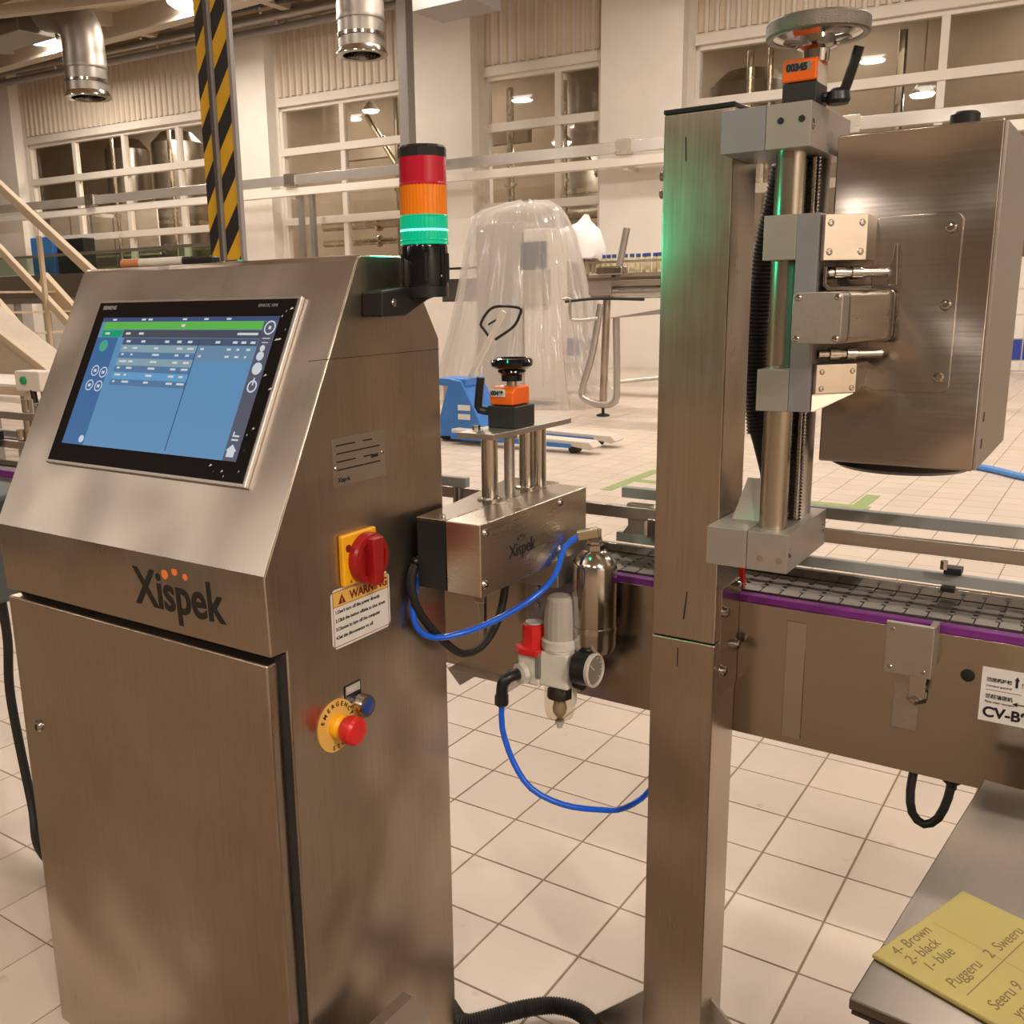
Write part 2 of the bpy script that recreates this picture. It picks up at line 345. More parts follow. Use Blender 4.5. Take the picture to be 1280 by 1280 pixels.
# grid places of the 300 tiles that show largest
VIS = [(-48,21),(-47,66),(-36,14),(-32,75),(-31,71),(-30,68),(-28,65),(-27,56),(-26,46),(-26,59),(-25,47),(-24,43),(-24,45),(-24,47),(-24,57),(-24,60),(-23,55),(-22,40),(-22,42),(-22,44),(-22,53),(-21,39),(-21,51),(-20,27),(-20,28),(-20,39),(-20,41),(-20,43),(-20,47),(-20,49),(-19,25),(-19,26),(-19,27),(-19,38),(-19,40),(-19,43),(-19,45),(-19,47),(-18,24),(-18,25),(-18,26),(-18,37),(-18,42),(-18,44),(-18,46),(-17,22),(-17,23),(-17,24),(-17,25),(-17,35),(-17,36),(-17,39),(-17,41),(-16,21),(-16,22),(-16,23),(-16,35),(-16,38),(-16,41),(-15,21),(-15,22),(-15,28),(-15,34),(-15,37),(-14,20),(-14,26),(-14,27),(-14,35),(-14,36),(-13,0),(-13,19),(-13,24),(-13,25),(-13,26),(-13,27),(-13,28),(-13,29),(-13,30),(-13,32),(-13,33),(-13,34),(-12,0),(-12,22),(-12,23),(-12,24),(-12,25),(-12,26),(-12,27),(-12,28),(-12,29),(-12,30),(-12,31),(-12,32),(-11,-1),(-11,21),(-11,22),(-11,23),(-11,24),(-11,25),(-11,26),(-11,27),(-11,28),(-11,29),(-11,30),(-10,-2),(-10,-1),(-10,21),(-10,22),(-10,23),(-10,24),(-10,25),(-10,26),(-10,27),(-10,28),(-9,-2),(-9,20),(-9,21),(-9,22),(-9,23),(-9,24),(-9,25),(-9,26),(-8,-3),(-8,-2),(-8,19),(-8,20),(-8,21),(-8,22),(-8,23),(-8,24),(-7,-4),(-7,-3),(-7,16),(-7,19),(-6,-4),(-6,15),(-6,16),(-5,-5),(-5,-4),(-5,14),(-5,25),(-5,26),(-5,27),(-4,-5),(-3,-6),(-3,-5),(-3,2),(-3,3),(-3,26),(-3,27),(-3,28),(-3,29),(-2,-6),(-2,1),(-2,2),(-2,3),(-2,4),(-2,22),(-2,23),(-2,24),(-2,25),(-2,26),(-2,27),(-2,28),(-1,-6),(-1,0),(-1,1),(-1,2),(-1,3),(-1,4),(-1,22),(-1,23),(-1,24),(-1,25),(-1,26),(-1,27),(-1,28),(-1,75),(-1,78),(0,-2),(0,-1),(0,0),(0,1),(0,2),(0,3),(0,4),(0,15),(0,16),(0,19),(0,22),(0,23),(0,24),(0,25),(0,26),(0,27),(0,28),(1,-3),(1,-2),(1,-1),(1,0),(1,1),(1,2),(1,3),(1,14),(1,15),(1,16),(1,19),(1,22),(1,23),(1,24),(1,25),(1,26),(1,27),(1,28),(1,29),(1,54),(1,56),(2,-4),(2,-3),(2,-2),(2,-1),(2,0),(2,1),(2,3),(2,4),(2,14),(2,15),(2,16),(2,17),(2,19),(2,22),(2,23),(2,24),(2,25),(2,26),(2,27),(2,28),(2,29),(2,30),(2,41),(2,44),(2,45),(2,46),(3,-4),(3,-3),(3,-2),(3,-1),(3,0),(3,1),(3,2),(3,3),(3,4),(3,14),(3,15),(3,16),(3,19),(3,22),(3,23),(3,24),(3,25),(3,26),(3,27),(3,28),(3,29),(3,30),(3,32),(3,33),(3,34),(3,35),(3,36),(4,-2),(4,-1),(4,0),(4,1),(4,2),(4,3),(4,4),(4,14),(4,15),(4,16),(4,17),(4,19),(4,22),(4,23),(4,24),(4,25),(4,26),(4,27),(4,28),(5,-2),(5,-1),(5,0),(5,1),(5,2),(5,3),(5,4),(5,14),(5,15),(5,16),(5,19)]
picked = set(VIS) if VIS else set((i, j) for _, i, j in cand[:300])
tme = mesh('tile', MB().add(tv, tf), FTILE, smooth=False)
for (i, j) in sorted(picked):
    o = bpy.data.objects.new('tile', tme); COL.objects.link(o); o.parent = fl
    o.location = (TX+(i+.5)*TP, TY+(j+.5)*TP, random.uniform(-.0004, 0)); 
far = MB()
for _, i, j in cand:
    if (i, j) in picked: continue
    cx, cy = TX+(i+.5)*TP, TY+(j+.5)*TP
    far.add([(x+cx, y+cy, z) for x, y, z in tv], tf)
OFF[fl.name] = Vector((0, 0, 0))
part('tile_field', far, FTILE, fl, kind='stuff')

solo('ceiling', MB().box(-40, 14, -16, 30, CEIL, CEIL+.3), CEILM, kind='structure', loc=(0, 0, 0))
solo('wall_left', MB().box(-40.3, -40, -16, 30, FZ, CEIL), CREAM, kind='structure', loc=(0, 0, 0))
solo('wall_right', MB().box(14, 14.3, -16, 30, FZ, CEIL), CREAM, kind='structure', loc=(0, 0, 0))
solo('wall_front', MB().box(-40, 14, -16.3, -16, FZ, CEIL), mat('darkened_wall', (.15, .115, .085), .6), kind='structure', loc=(0, 0, 0))  # unseen wall, darkened so the steel mirrors a dim hall

# far wall with bays
BAYS = [(-18.8, -10.15), (-8.85, -5.0), (-2.85, 0.0), (2.0, 9.6)]
SILL, HEAD, TRANS = 1.95, 6.42, 5.33
wb = MB(); wb.box(-32, 16, 0, .3, 0, SILL); wb.box(-32, 16, 0, .3, HEAD, 8.6)
edges = [-32]+[e for b in BAYS for e in b]+[16]
for k in range(0, len(edges), 2): wb.box(edges[k], edges[k+1], 0, .3, SILL, HEAD)
wall = solo('wall_back', wb, CREAM, kind='structure', loc=WL, rz=WR); OFF[wall.name] = Vector((0, 0, 0))
for a, b in ((-20.9, -18.95), (-10.05, -8.95), (-4.75, -3.0), (.1, 1.85), (9.7, 11.2)):
    p = MB(); p.box(a, b, -.35, 0, 0, 8.58)
    part('pilaster', p, CREAMW, wall)
for a, b in BAYS:                                   # ribbed cladding above every window
    c = MB(); n = int((b-a)/.21)
    for k in range(n):
        x = a+(k+.5)*(b-a)/n; c.prism([(x-.075, 0), (x-.045, -.05), (x+.045, -.05), (x+.075, 0)], 'z', HEAD+.24, 8.28)
    part('ribbed_cladding', c, CLAD, wall)
    t = MB(); t.box(a, b, -.07, 0, HEAD+.0, HEAD+.2); t.box(a, b, -.09, 0, 8.3, 8.42)
    part('cladding_trim', t, CREAM, wall, bev=.01)
wt = MB()
for k in range(60):
    x = -14+k*.42
    for z0, z1 in ((.04, .2), (.62, 1.02), (1.06, 1.48), (1.52, 1.9)): wt.box(x+.012, x+.408, -.018, 0, z0, z1)
part('white_tile_rows', wt, WTILE, wall, kind='stuff')
bt = mesh('blue_tile', MB().box(.012, .408, -.02, 0, .235, .6), BLUET)
for k in range(60):
    x = -14+k*.42
    o = bpy.data.objects.new('blue_tile', bt); COL.objects.link(o); o.parent = wall; o.location = (x, 0, 0)
MULL = [[-16.75, -14.65, -12.5], [-6.9], [-1.05], [4.2, 6.55]]
for n, (a, b) in enumerate(BAYS):
    f = MB(); w_ = .09
    f.box(a, b, .02, .2, SILL, SILL+w_*1.4); f.box(a, b, .02, .2, HEAD-w_, HEAD); f.box(a, a+w_, .02, .2, SILL, HEAD); f.box(b-w_, b, .02, .2, SILL, HEAD)
    win = solo('window_%d' % (n+1), f, CREAM, kind='structure', loc=WL, rz=WR); OFF[win.name] = Vector((0, 0, 0))
    xs = [a+w_]+MULL[n]+[b-w_]
    for x in MULL[n]: part('mullion', MB().box(x-.07, x+.07, .03, .18, SILL, HEAD), CREAM, win)
    for z in (TRANS, 3.6): part('transom', MB().box(a, b, .0, .2, z-.09, z+.09), CREAM, win)
    for k in range(len(xs)-1):
        for z0, z1 in ((SILL+.1, 3.5), (3.7, TRANS-.1), (TRANS+.1, HEAD-.1)):
            part('pane', MB().box(xs[k]+.05, xs[k+1]-.05, .10, .112, z0, z1), GLASS, win)

# room seen through the windows
solo('wall_inner', MB().box(-32, 16, 7, 7.3, 0, 8.58), mat('tan_inner_wall', (.46, .375, .28), .6, var=.12, scale=1.), kind='structure', loc=WL, rz=WR)
def wsolo(name, mb, m, label, cat, group=None): 
    o = solo(name, mb, m, label, cat, group, loc=WL, rz=WR, bev=0); return o
tanks = [(-18.2, 3.4, .75, 7.2, 'tall steel tank behind the leftmost window, furthest left of the tanks'),
         (-15.9, 3.4, .85, 7.2, 'tall steel tank second from the left behind the leftmost window'),
         (-13.4, 3.4, .8, 7.2, 'tall steel tank behind the leftmost window, near the striped pillar'),
         (-1.5, 4.2, 1.35, 7.6, 'dark steel tank behind the window above the film-wrapped machine'),
         (2.0, 4.6, 1.0, 7.0, 'dark steel tank half hidden behind the pilaster right of the wrapped machine')]
for u, d, r, h, lb in tanks:
    t = thing('storage_tank', lb, 'tank', wp(u, d, 0), 'tanks in the room behind the windows')
    o = wp(u, d, 0)
    part('shell', MB().lathe(o, ZU, [(r*.3, 1.2), (r, 1.7), (r, h-.4), (r*.6, h-.05), (r*.2, h)], 28), TANK, t)
    for k in range(3):
        a = k*2.1+.5; p = o+Vector((math.cos(a)*r*.8, math.sin(a)*r*.8, 0)); part('leg', MB().cyl(p, p+Vector((0, 0, 1.8)), .07, seg=10), PIPE, t)
    part('band', MB().lathe(o, ZU, [(r+.02, 4.2), (r+.02, 4.32)], 28), PIPE, t)
PIPES = []
def pipe_run(label, pts, r=.06, m=PIPE):
    mb = MB()
    for a, b in zip(pts[:-1], pts[1:]): mb.cyl(wp(*a), wp(*b), r, seg=10)
    t = thing('pipe_run', label, 'pipe', wp(pts[0][0], pts[0][1], 0), 'process pipes behind the windows')
    part('tubing', mb, m, t)
    fl_ = MB()
    for a, b in zip(pts[:-1], pts[1:]):
        q = wp(*a).lerp(wp(*b), .5); ax = wp(*b)-wp(*a); fl_.lathe(q, ax, [(r*1.7, -.04), (r*1.7, .04)], 12)
    each('flange', fl_, m, t)
pipe_run('upper pale level pipe behind the leftmost window, bottom panes', [(-18.5, 1.2, 3.2), (-10.4, 1.2, 3.2)], .09)
pipe_run('lower pale level pipe behind the leftmost window, bottom panes', [(-18.5, 1.5, 2.75), (-10.4, 1.5, 2.75)], .07)
pipe_run('pale bent pipe rising behind the leftmost window beside the striped pillar', [(-12.2, 1.95, 2.2), (-12.2, 1.95, 4.0), (-11.2, 1.95, 4.0), (-11.2, 1.95, 6.6)], .1)
pipe_run('upright pale pipe in the second pane of the leftmost window', [(-16.2, 1.0, 2.0), (-16.2, 1.0, 6.5)], .06)
pipe_run('upright pale pipe in the third pane of the leftmost window', [(-13.8, 1.0, 2.0), (-13.8, 1.0, 6.5)], .07)
pipe_run('upright pale pipe in the last pane of the leftmost window', [(-11.8, 1.7, 2.0), (-11.8, 1.7, 6.5)], .07)
pipe_run('thick level pipe crossing behind the window left of the signal tower', [(-8.8, 1.6, 3.55), (-5.1, 1.6, 3.55)], .12)
pipe_run('lower level pipe behind the window left of the signal tower', [(-8.8, 1.6, 3.1), (-5.1, 1.6, 3.1)], .09)
pipe_run('upright pipe behind the window left of the signal tower', [(-5.9, 1.0, 2.0), (-5.9, 1.0, 6.6)], .07, TANK)
pipe_run('sloping brace behind the window left of the signal tower', [(-6.9, 1.12, 6.2), (-6.0, 1.12, 4.9)], .08)
pipe_run('upper shiny thick level pipe behind the window over the wrapped machine', [(-2.8, 1.2, 3.42), (.0, 1.2, 3.42)], .12)
pipe_run('lower shiny thick level pipe behind the window over the wrapped machine', [(-2.8, 1.2, 3.0), (.0, 1.2, 3.0)], .12)
pipe_run('bright upright pipe at the left edge of the window over the wrapped machine', [(-2.6, .8, 2.0), (-2.6, .8, 6.3)], .09)
pipe_run('thin upright pipe in the middle of the window over the wrapped machine', [(-1.2, .8, 2.0), (-1.2, .8, 6.3)], .05)
pipe_run('sloping brace behind the window over the wrapped machine', [(-1.0, 1.2, 4.9), (-.1, 1.2, 3.7)], .06)
pipe_run('left upright pipe in the window right of the tall steel post', [(2.9, .9, 2.0), (2.9, .9, 6.4)], .08)
pipe_run('second upright pipe in the window right of the tall steel post', [(3.3, .9, 2.0), (3.3, .9, 6.4)], .06)
pipe_run('upright dark pipe behind the window above the inspection head', [(5.75, 1.0, 2.0), (5.75, 1.0, 6.4)], .09, TANK)
for u0_, u1_, z, lb in ((-18.6, -10.3, 7.4, 'ceiling beam of the room behind the leftmost window'), (-9.5, -3.5, 5.75, 'pale beam seen through the window left of the signal tower')):
    b = MB(); b.box(u0_, u1_, 3.6, 3.85, z-.2, z+.2)
    wsolo('roof_beam', b, BEAM, lb, 'beam')
for k, (u, d, z, lb) in enumerate([(-15.0, 2.2, 6.9, 'round lit lamp behind the leftmost window, left one'), (-12.3, 2.2, 7.1, 'round lit lamp behind the leftmost window, right one'),
        (-7.7, 2.5, 6.6, 'round lit lamp in the upper left pane of the window left of the signal tower'), (-6.1, 3.0, 7.2, 'round lit lamp in the upper right pane of the window left of the signal tower'),
        (-1.6, 1.5, 5.1, 'round lit lamp behind the window over the wrapped machine'), (6.1, 1.6, 5.3, 'round lit lamp behind the window over the inspection head')]):
    o = wp(u, d, z); t = thing('pendant_lamp', lb, 'lamp', o, 'lit lamps behind the windows')
    part('lens', MB().lathe(o, ZU, [(.02, -.06), (.2, -.05), (.24, 0)], 20), LAMPM, t)
    part('hood', MB().lathe(o, ZU, [(.25, 0), (.22, .06), (.08, .22), (.03, .24)], 20), LAMPW, t)
    part('rod', MB().cyl(o+Vector((0, 0, .2)), (o.x, o.y, CEIL), .015, seg=8), BEAM, t)
    ld = bpy.data.lights.new('pendant_light', 'AREA'); ld.shape = 'DISK'; ld.size = .4; ld.energy = LAMP_W*(.8 if u < -10 else .2); ld.color = LAMP_COL
    lo = bpy.data.objects.new('pendant_light', ld); COL.objects.link(lo); lo.parent = t; lo.location = (0, 0, -.09)

for k, u in enumerate((-20, -15.5, -11, -6.5, -1.5, 4, 8.5)):  # extra lamps, added to brighten the room behind the windows
    o = wp(u, 5.2, 8.2); t = thing('pendant_lamp', 'lamp added to light the room behind the windows', 'lamp', o, 'added lamps high in the room behind the windows')
    part('lens', MB().lathe(o, ZU, [(.05, -.06), (.3, -.05), (.36, 0)], 20), LAMPM, t)
    part('hood', MB().lathe(o, ZU, [(.37, 0), (.3, .1), (.08, .3), (.03, .34)], 20), LAMPW, t); part('rod', MB().cyl(o+Vector((0, 0, .3)), (o.x, o.y, CEIL), .015, seg=8), BEAM, t)
    ld = bpy.data.lights.new('pendant_light', 'AREA'); ld.shape = 'DISK'; ld.size = .6; ld.energy = LAMP_W*.3; ld.color = LAMP_COL
    lo = bpy.data.objects.new('pendant_light', ld); COL.objects.link(lo); lo.parent = t; lo.location = (0, 0, -.09)

TRAYS = mat('tray_steel', (.74, .70, .64), .22, .7, var=.12, scale=1.2)
pb_ = thing('partition_boards', 'white boards standing behind the lower panes of the leftmost window', 'partition', wp(-18, 1.9, 0))
for k in range(5):
    x = -20.5+k*1.02; q0, q1 = wp(x, 1.9, 0), wp(x+.96, 1.9, 0)
    part('board', MB().bar((q0.x, q0.y, 3.9), (q1.x, q1.y, 3.9), .06, 1.5), CREAMW, pb_)
    part('board_post', MB().cyl((q0.x, q0.y, 0), (q0.x, q0.y, 4.7), .04, seg=8), GREYPOST, pb_)
# cable tray along the wall
tray = thing('cable_tray', 'long shiny steel cable tray running across in front of the windows', 'cable tray', WL, rz=WR)
part('upper_channel', MB().box(-30, 14, -1.06, -.94, 4.37, 4.6), TRAYS, tray, bev=.01)
part('lower_channel', MB().box(-30, 14, -1.02, -.8, 4.12, 4.3), CREAMW, tray, bev=.01)
for x in (-22, -15.0, -7.75, .9, 5.2, 9.9):
    part('joint_plate', MB().box(x-.17, x+.17, -1.09, -.93, 4.33, 4.64), PIPE, tray, bev=.008)
    part('bracket', MB().box(x-.05, x+.05, -.95, -.3, 4.05, 4.14), CREAM, tray)
for x in (-7.55, -7.2): part('drop_rail', MB().box(x-.06, x+.06, -.98, -.86, 0, 4.3), ST_M, tray)

# downpipe against the pilaster
dp = thing('square_duct_post', 'grey square post hanging from the ceiling left of the signal tower', 'post', wp(-3.7, -1.95, 4.8))
o = wp(-3.7, -1.95, 0); part('shaft', MB().box(o.x-.13, o.x+.13, o.y-.13, o.y+.13, 4.93, CEIL), GREYPOST, dp, bev=.01)
part('collar', MB().box(o.x-.2, o.x+.2, o.y-.2, o.y+.2, CEIL-.08, CEIL), BEAM, dp, bev=.01)
sb = MB(); o = wp(-1.2, -4, 0)
sb.box(o.x-.75, o.x+.6, o.y-.5, o.y+.5, 6.85, CEIL)
solo('ceiling_box', sb, GREYPOST, 'dark box hanging under the ceiling at the top edge above the signal tower', 'duct', bev=.02)

# ceiling beams, pipes, ducts
for k, y in enumerate((2, 6, 10, 14, 17.3)):
    b = MB(); b.box(-39, 13, y-.18, y+.18, CEIL-.55, CEIL)
    solo('trim_%d' % (k+1), b, BEAM, kind='structure', loc=(0, 0, 0))
for k, x in enumerate((-33, -27, -22.5, -18, -12, -6, 0, 6)):
    b = MB(); b.box(x-.12, x+.12, -15, 20, CEIL-.3, CEIL)
    solo('trim_%d' % (k+6), b, BEAM, kind='structure', loc=(0, 0, 0))
for k, (z, d, r, m, lb) in enumerate(((8.12, -.55, .1, GREYPOST, 'lowest dark pipe running along the top of the far wall'), (8.3, -.95, .13, DUCT, 'thick grey pipe running along the top of the far wall'), (8.42, -1.5, .1, STRIPE_K, 'black pipe under the ceiling near the far wall'))):
    t = thing('ceiling_pipe', lb, 'pipe', wp(-20, d, z)); part('tubing', MB().cyl(wp(-26, d, z), wp(14, d, z), r, seg=12), m, t)
    hb = MB()
    for x in range(-24, 12, 4): q = wp(x, d, z); hb.box(q.x-.03, q.x+.03, q.y-.03, q.y+.03, z, CEIL)
    each('hanger', hb, BEAM, t)
def nozzle(label, o, r, h):
    o = Vector(o); t = thing('ceiling_diffuser', label, 'vent', o, 'round steel air diffusers under the ceiling')
    part('drum', MB().lathe(o, ZU, [(r*.97, .12*h), (r*.97, .62*h)], 30), DUCT, t)
    part('collar', MB().lathe(o, ZU, [(r*1.03, .32*h), (r*1.03, .38*h)], 30), ST_P, t)
    part('upper_drum', MB().lathe(o, ZU, [(r*1.0, .62*h), (r*1.02, .66*h), (r*1.0, .7*h), (r*1.0, .95*h)], 30), DUCT, t)
    part('rim', MB().lathe(o, ZU, [(r*.98, .13*h), (r*1.1, .03*h), (r*1.1, 0), (r*.8, 0), (r*.8, .05*h)], 30, close=False), ST_P, t)
    vn = MB()
    for k in range(5): vn.lathe(o, ZU, [(r*(.12+.14*k), .05*h), (r*(.16+.14*k), .0)], 20, close=False)
    each('vane', vn, ST_P, t)
    part('elbow', MB().tube([o+Vector((0, 0, .93*h)), o+Vector((0, 0, 1.3*h)), o+Vector((-.3*r, 0, 1.6*h)), o+Vector((-1.4*r, 0, 1.95*h)), o+Vector((-2.6*r, 0, 2.1*h))], r*.98, 24, step=.15), DUCT, t)
    return t
nozzle('steel air diffuser drum with elbow hanging at the upper left by the ribbed wall', (-20.77, 15, 6.3), .48, 1.0)
nozzle('steel air diffuser drum hanging at the top between striped pillar and grey square post', (-12.45, 15, 6.0), .44, .95)
dd = MB(); dd.bar((-39, 15, 8.35), (-22.5, 15, 8.35), 1.0, .8)
solo('air_duct', dd, DUCT, 'large square air duct under the ceiling at upper left', 'duct', bev=.03)
dd = MB(); dd.bar((-33, 9.5, 8.0), (-9, 18.0, 8.0), .22, .22)
solo('ceiling_bar', dd, BEAM, 'thin level bar crossing under the ceiling above the left diffuser', 'beam')

# high-bay lamps
def lamp(x, y, label, group, watts=LAMP_W):
    o = Vector((x, y, CEIL-.28)); t = thing('ceiling_lamp', label, 'lamp', o, group)
    part('lens', MB().lathe(o, ZU, [(.05, -.14), (.24, -.11), (.36, -.02), (.38, .03)], 24), LAMPM, t)
    part('reflector', MB().lathe(o, ZU, [(.39, .03), (.36, .08), (.2, .2), (.08, .26)], 24), LAMPW, t)
    part('stem', MB().cyl(o+Vector((0, 0, .2)), o+Vector((0, 0, .29)), .05, seg=10), BEAM, t)
    ld = bpy.data.lights.new('lamp_light', 'AREA'); ld.shape = 'DISK'; ld.size = .7; ld.energy = watts; ld.color = LAMP_COL
    lo = bpy.data.objects.new('lamp_light', ld); COL.objects.link(lo); lo.parent = t; lo.location = (0, 0, -.17)
lamp(-25.0, 16.75, 'lit round ceiling lamp left of the left steel diffuser', 'lit lamps seen under the ceiling')
lamp(-19.5, 16.95, 'lit round ceiling lamp just left of the striped pillar', 'lit lamps seen under the ceiling')
for y, xs in ((-10.5, (-21, -15.5, -9.5)), (-9.5, (-2, 5)), (-4.0, (7.5, 11)), (2.0, (-24, -17, -10.5, -4, 3, 9)), (8.5, (-24, -17, -11, -5.5, 0, 6)), (15.2, (-17, -11, -5.5, 0, 6))):  # unseen hall lamps; near right pair is added to brighten the cabinet's side
    for x in xs: lamp(x, y, 'unseen ceiling lamp placed beyond the frame to light the hall', 'unseen lamps lighting the hall', LAMP_W*{-10.5: 1.15, -9.5: 2.1, -4.0: 3, 2.0: .45, 15.2: 1.15}.get(y, 1))

# striped steel pillar
pil = thing('striped_pillar', 'steel H pillar with yellow and black hazard stripes behind the control cabinet', 'pillar', (-6.55, 6.1, 0))
PH = 8.3
part('core', MB().box(-6.72, -6.50, 6.06, 6.12, 0, PH), GREYPOST, pil)
part('left_plate', MB().box(-6.845, -6.65, 6.05, 6.09, 0, PH), GREYPOST, pil)
part('right_plate', MB().box(-6.58, -6.37, 6.0, 6.03, 0, PH), GREYPOST, pil)
part('corner_strip', MB().box(-6.665, -6.585, 5.99, 6.06, 0, PH), mat('dark_grey_steel', (.10, .09, .09), .5), pil)
part('edge_strip', MB().box(-6.60, -6.575, 5.97, 6.0, 0, PH), GREYPOST, pil)
part('edge_strip', MB().box(-6.385, -6.35, 5.97, 6.0, 0, PH), GREYPOST, pil)
def stripes(x0, x1, y):
    z = -.4; step = .215
    while z < PH-.1:
        for off, m in ((0, STRIPE_Y), (step, STRIPE_K)):
            zz = z+off; pl = [(x0, max(0, zz)), (x1, max(0, zz+.24)), (x1, max(0, min(PH, zz+.24+step))), (x0, max(0, min(PH, zz+step)))]
            if pl[2][1] > pl[1][1]+.01: part('stripe', MB().prism(pl, 'y', y-.01, y), m, pil)
        z += 2*step
stripes(-6.835, -6.665, 6.05); stripes(-6.575, -6.385, 6.0)
place(pil, (-6.76, 6.30, FZ))

# ================================================================== BACKGROUND MACHINES
# film-wrapped machine
wm = thing('wrapped_machine', 'tall machine under a clear plastic sheet behind the blue pallet truck', 'machine', (-7.6, 12.6, 0))
part('cabinet', MB().box(-8.25, -7.45, 12.4, 13.0, .1, 2.62), mat('wrapped_grey', (.42, .40, .37), .4), wm, bev=.02)
part('column', MB().box(-7.40, -6.98, 12.35, 12.9, .1, 2.5), CREAMW, wm, bev=.02)
part('dark_screen', MB().box(-7.42, -7.02, 12.31, 12.36, 1.95, 2.32), mat('dim_screen', (.06, .07, .10), .3), wm)
part('panel', MB().box(-7.42, -6.95, 12.3, 12.35, 1.45, 1.93), GREYK, wm)
def film(name, cx, cy, levels, seg, m, parent, wob, sq=1.):
    v = []; f = []
    for li, (z, rx, ry, dx) in enumerate(levels):
        for k in range(seg):
            a = 2*math.pi*k/seg; c, q = math.cos(a), math.sin(a)
            fold = abs(math.sin(8*a+.25*li))**.6*.7+abs(math.sin(13*a+1.+.1*li))*.5+.25*math.sin(31*a+li*.5)-.7
            rr = 1+wob*fold*min(1.3, .25+li*.15)
            sx = math.copysign(abs(c)**sq, c); sy = math.copysign(abs(q)**sq, q)
            v.append((cx+dx+rx*rr*sx, cy+ry*rr*sy, z+.025*math.sin(5*a+li)+.012*math.sin(11*a)))
    n = len(levels)
    for i in range(n-1):
        for k in range(seg): f.append((i*seg+k, i*seg+(k+1) % seg, (i+1)*seg+(k+1) % seg, (i+1)*seg+k))
    f.append(tuple(range(seg)))
    mb = MB().add(v, f); return part(name, mb, m, parent, ang=40)
place(wm, (-7.84, 13.0, FZ))
film('plastic_sheet', -7.62, 12.65, [(2.90, .1, .08, .12), (2.87, .34, .25, .1), (2.79, .58, .38, .02), (2.70, .70, .43, -.02), (2.45, .80, .47, .0), (2.0, .90, .52, .02), (1.4, 1.02, .6, .02), (.8, 1.15, .7, .0), (.3, 1.27, .8, 0), (.03, 1.38, .9, .02)], 160, FILM, wm, .085, .7)
# white bag beside it
bag = thing('white_bag', 'white plastic bag on the bottle conveyor right of the wrapped machine', 'bag', (-7.38, 14.1, 2.06))
film('bag_skin', -7.38, 14.1, [(2.74, .03, .03, .14), (2.62, .12, .1, .1), (2.5, .36, .3, 0), (2.3, .44, .36, 0), (2.1, .47, .38, 0), (2.06, .44, .36, 0)], 60, PAPERW, bag, .06)

place(bag, (-7.84, 14.86, 2.125), 1.05)
# bottle conveyor
bc = thing('bottle_conveyor', 'far conveyor carrying small bottles, right of the wrapped machine', 'conveyor', (-6, 14.9, FZ))
part('belt', MB().box(-10.5, -1.5, 14.7, 15.0, 1.86, 1.9), ST_M, bc)
part('side_panel', MB().box(-10.5, -1.5, 14.66, 14.7, 1.5, 1.9), ST_X, bc)
part('guide_rail', MB().box(-10.5, -1.5, 14.64, 14.67, 2.06, 2.10), ST_P, bc)
for x in (-9.8, -7.7, -5.3, -2.9):
    part('leg', MB().cyl((x, 14.85, FZ), (x, 14.85, 1.5), .04, seg=10), ST_M, bc)
bot = thing('bottle', 'small cream bottle with blue cap on the far conveyor', 'bottle', (-8.15, 14.8, 1.9), 'bottles on the far conveyor')
part('body', MB().lathe((-8.15, 14.8, 1.9), ZU, [(.044, 0), (.046, .02), (.046, .20), (.034, .235), (.034, .25)], 10), CAN_G, bot)
part('cap', MB().lathe((-8.15, 14.8, 1.9), ZU, [(.038, .245), (.038, .30)], 10), CAPB, bot)
for k in range(1, 19):
    c = copy_tree(bot); c.location.x = -8.15+k*.1+random.uniform(-.008, .008); c.location.y += random.uniform(-.02, .06)

# tube-framed stand in front of it
sd = thing('conveyor_end_stand', 'steel conveyor end on bent tube legs with an upright rod, right of the wrapped machine', 'conveyor', (-5.7, 11.6, 0))
part('cross_head', MB().box(-5.92, -5.60, 11.5, 11.7, 1.56, 1.83), ST_M, sd, bev=.01)
part('beam', MB().cyl((-5.6, 11.6, 1.60), (-3.5, 11.6, 1.60), .075, seg=14), ST_H, sd)
part('upper_plate', MB().box(-5.9, -3.5, 11.45, 11.75, 1.74, 1.78), ST_X, sd)
part('upright_rod', MB().cyl((-5.57, 11.6, 1.75), (-5.44, 11.6, 2.38), .045, seg=12), ST_M, sd)
part('clamp', MB().bx((-5.62, 11.55, 1.86), (.36, .16, .11)), ST_P, sd, bev=.02)
part('centre_leg', MB().cyl((-5.74, 11.6, .2), (-5.70, 11.6, 1.6), .05, seg=12), ST_V, sd)
part('bent_leg', MB().tube([(-5.74, 11.5, 1.45), (-5.86, 11.5, .8), (-6.0, 11.5, .35), (-5.95, 11.5, .22), (-5.7, 11.5, .16), (-5.52, 11.5, .22), (-5.5, 11.5, .5), (-5.52, 11.5, 1.28)], .045, 10), ST_M, sd)
part('foot', MB().lathe((-5.74, 11.6, 0), ZU, [(.09, 0), (.085, .02), (.02, .04), (.02, .22)], 14), BLACKM, sd)
part('drip_tray', MB().prism([(-5.62, 1.27), (-4.6, 1.42), (-3.5, 1.46), (-3.5, 1.40), (-4.6, 1.34)], 'y', 11.4, 11.8), ST_M, sd)
part('side_arm', MB().tube([(-6.2, 11.4, 1.49), (-5.75, 11.4, 1.52), (-5.1, 11.4, 1.50)], .018, 8), BLACKM, sd)
part('handle', MB().tube([(-6.24, 11.4, 1.52), (-6.12, 11.4, 1.52), (-6.12, 11.4, 1.26), (-5.72, 11.4, 1.27)], .02, 8, step=.2), ST_M, sd)
part('stay', MB().cyl((-5.55, 11.7, .45), (-3.6, 13.2, .6), .025, seg=8), ST_M, sd)

place(sd, (-5.88, 11.97, FZ))
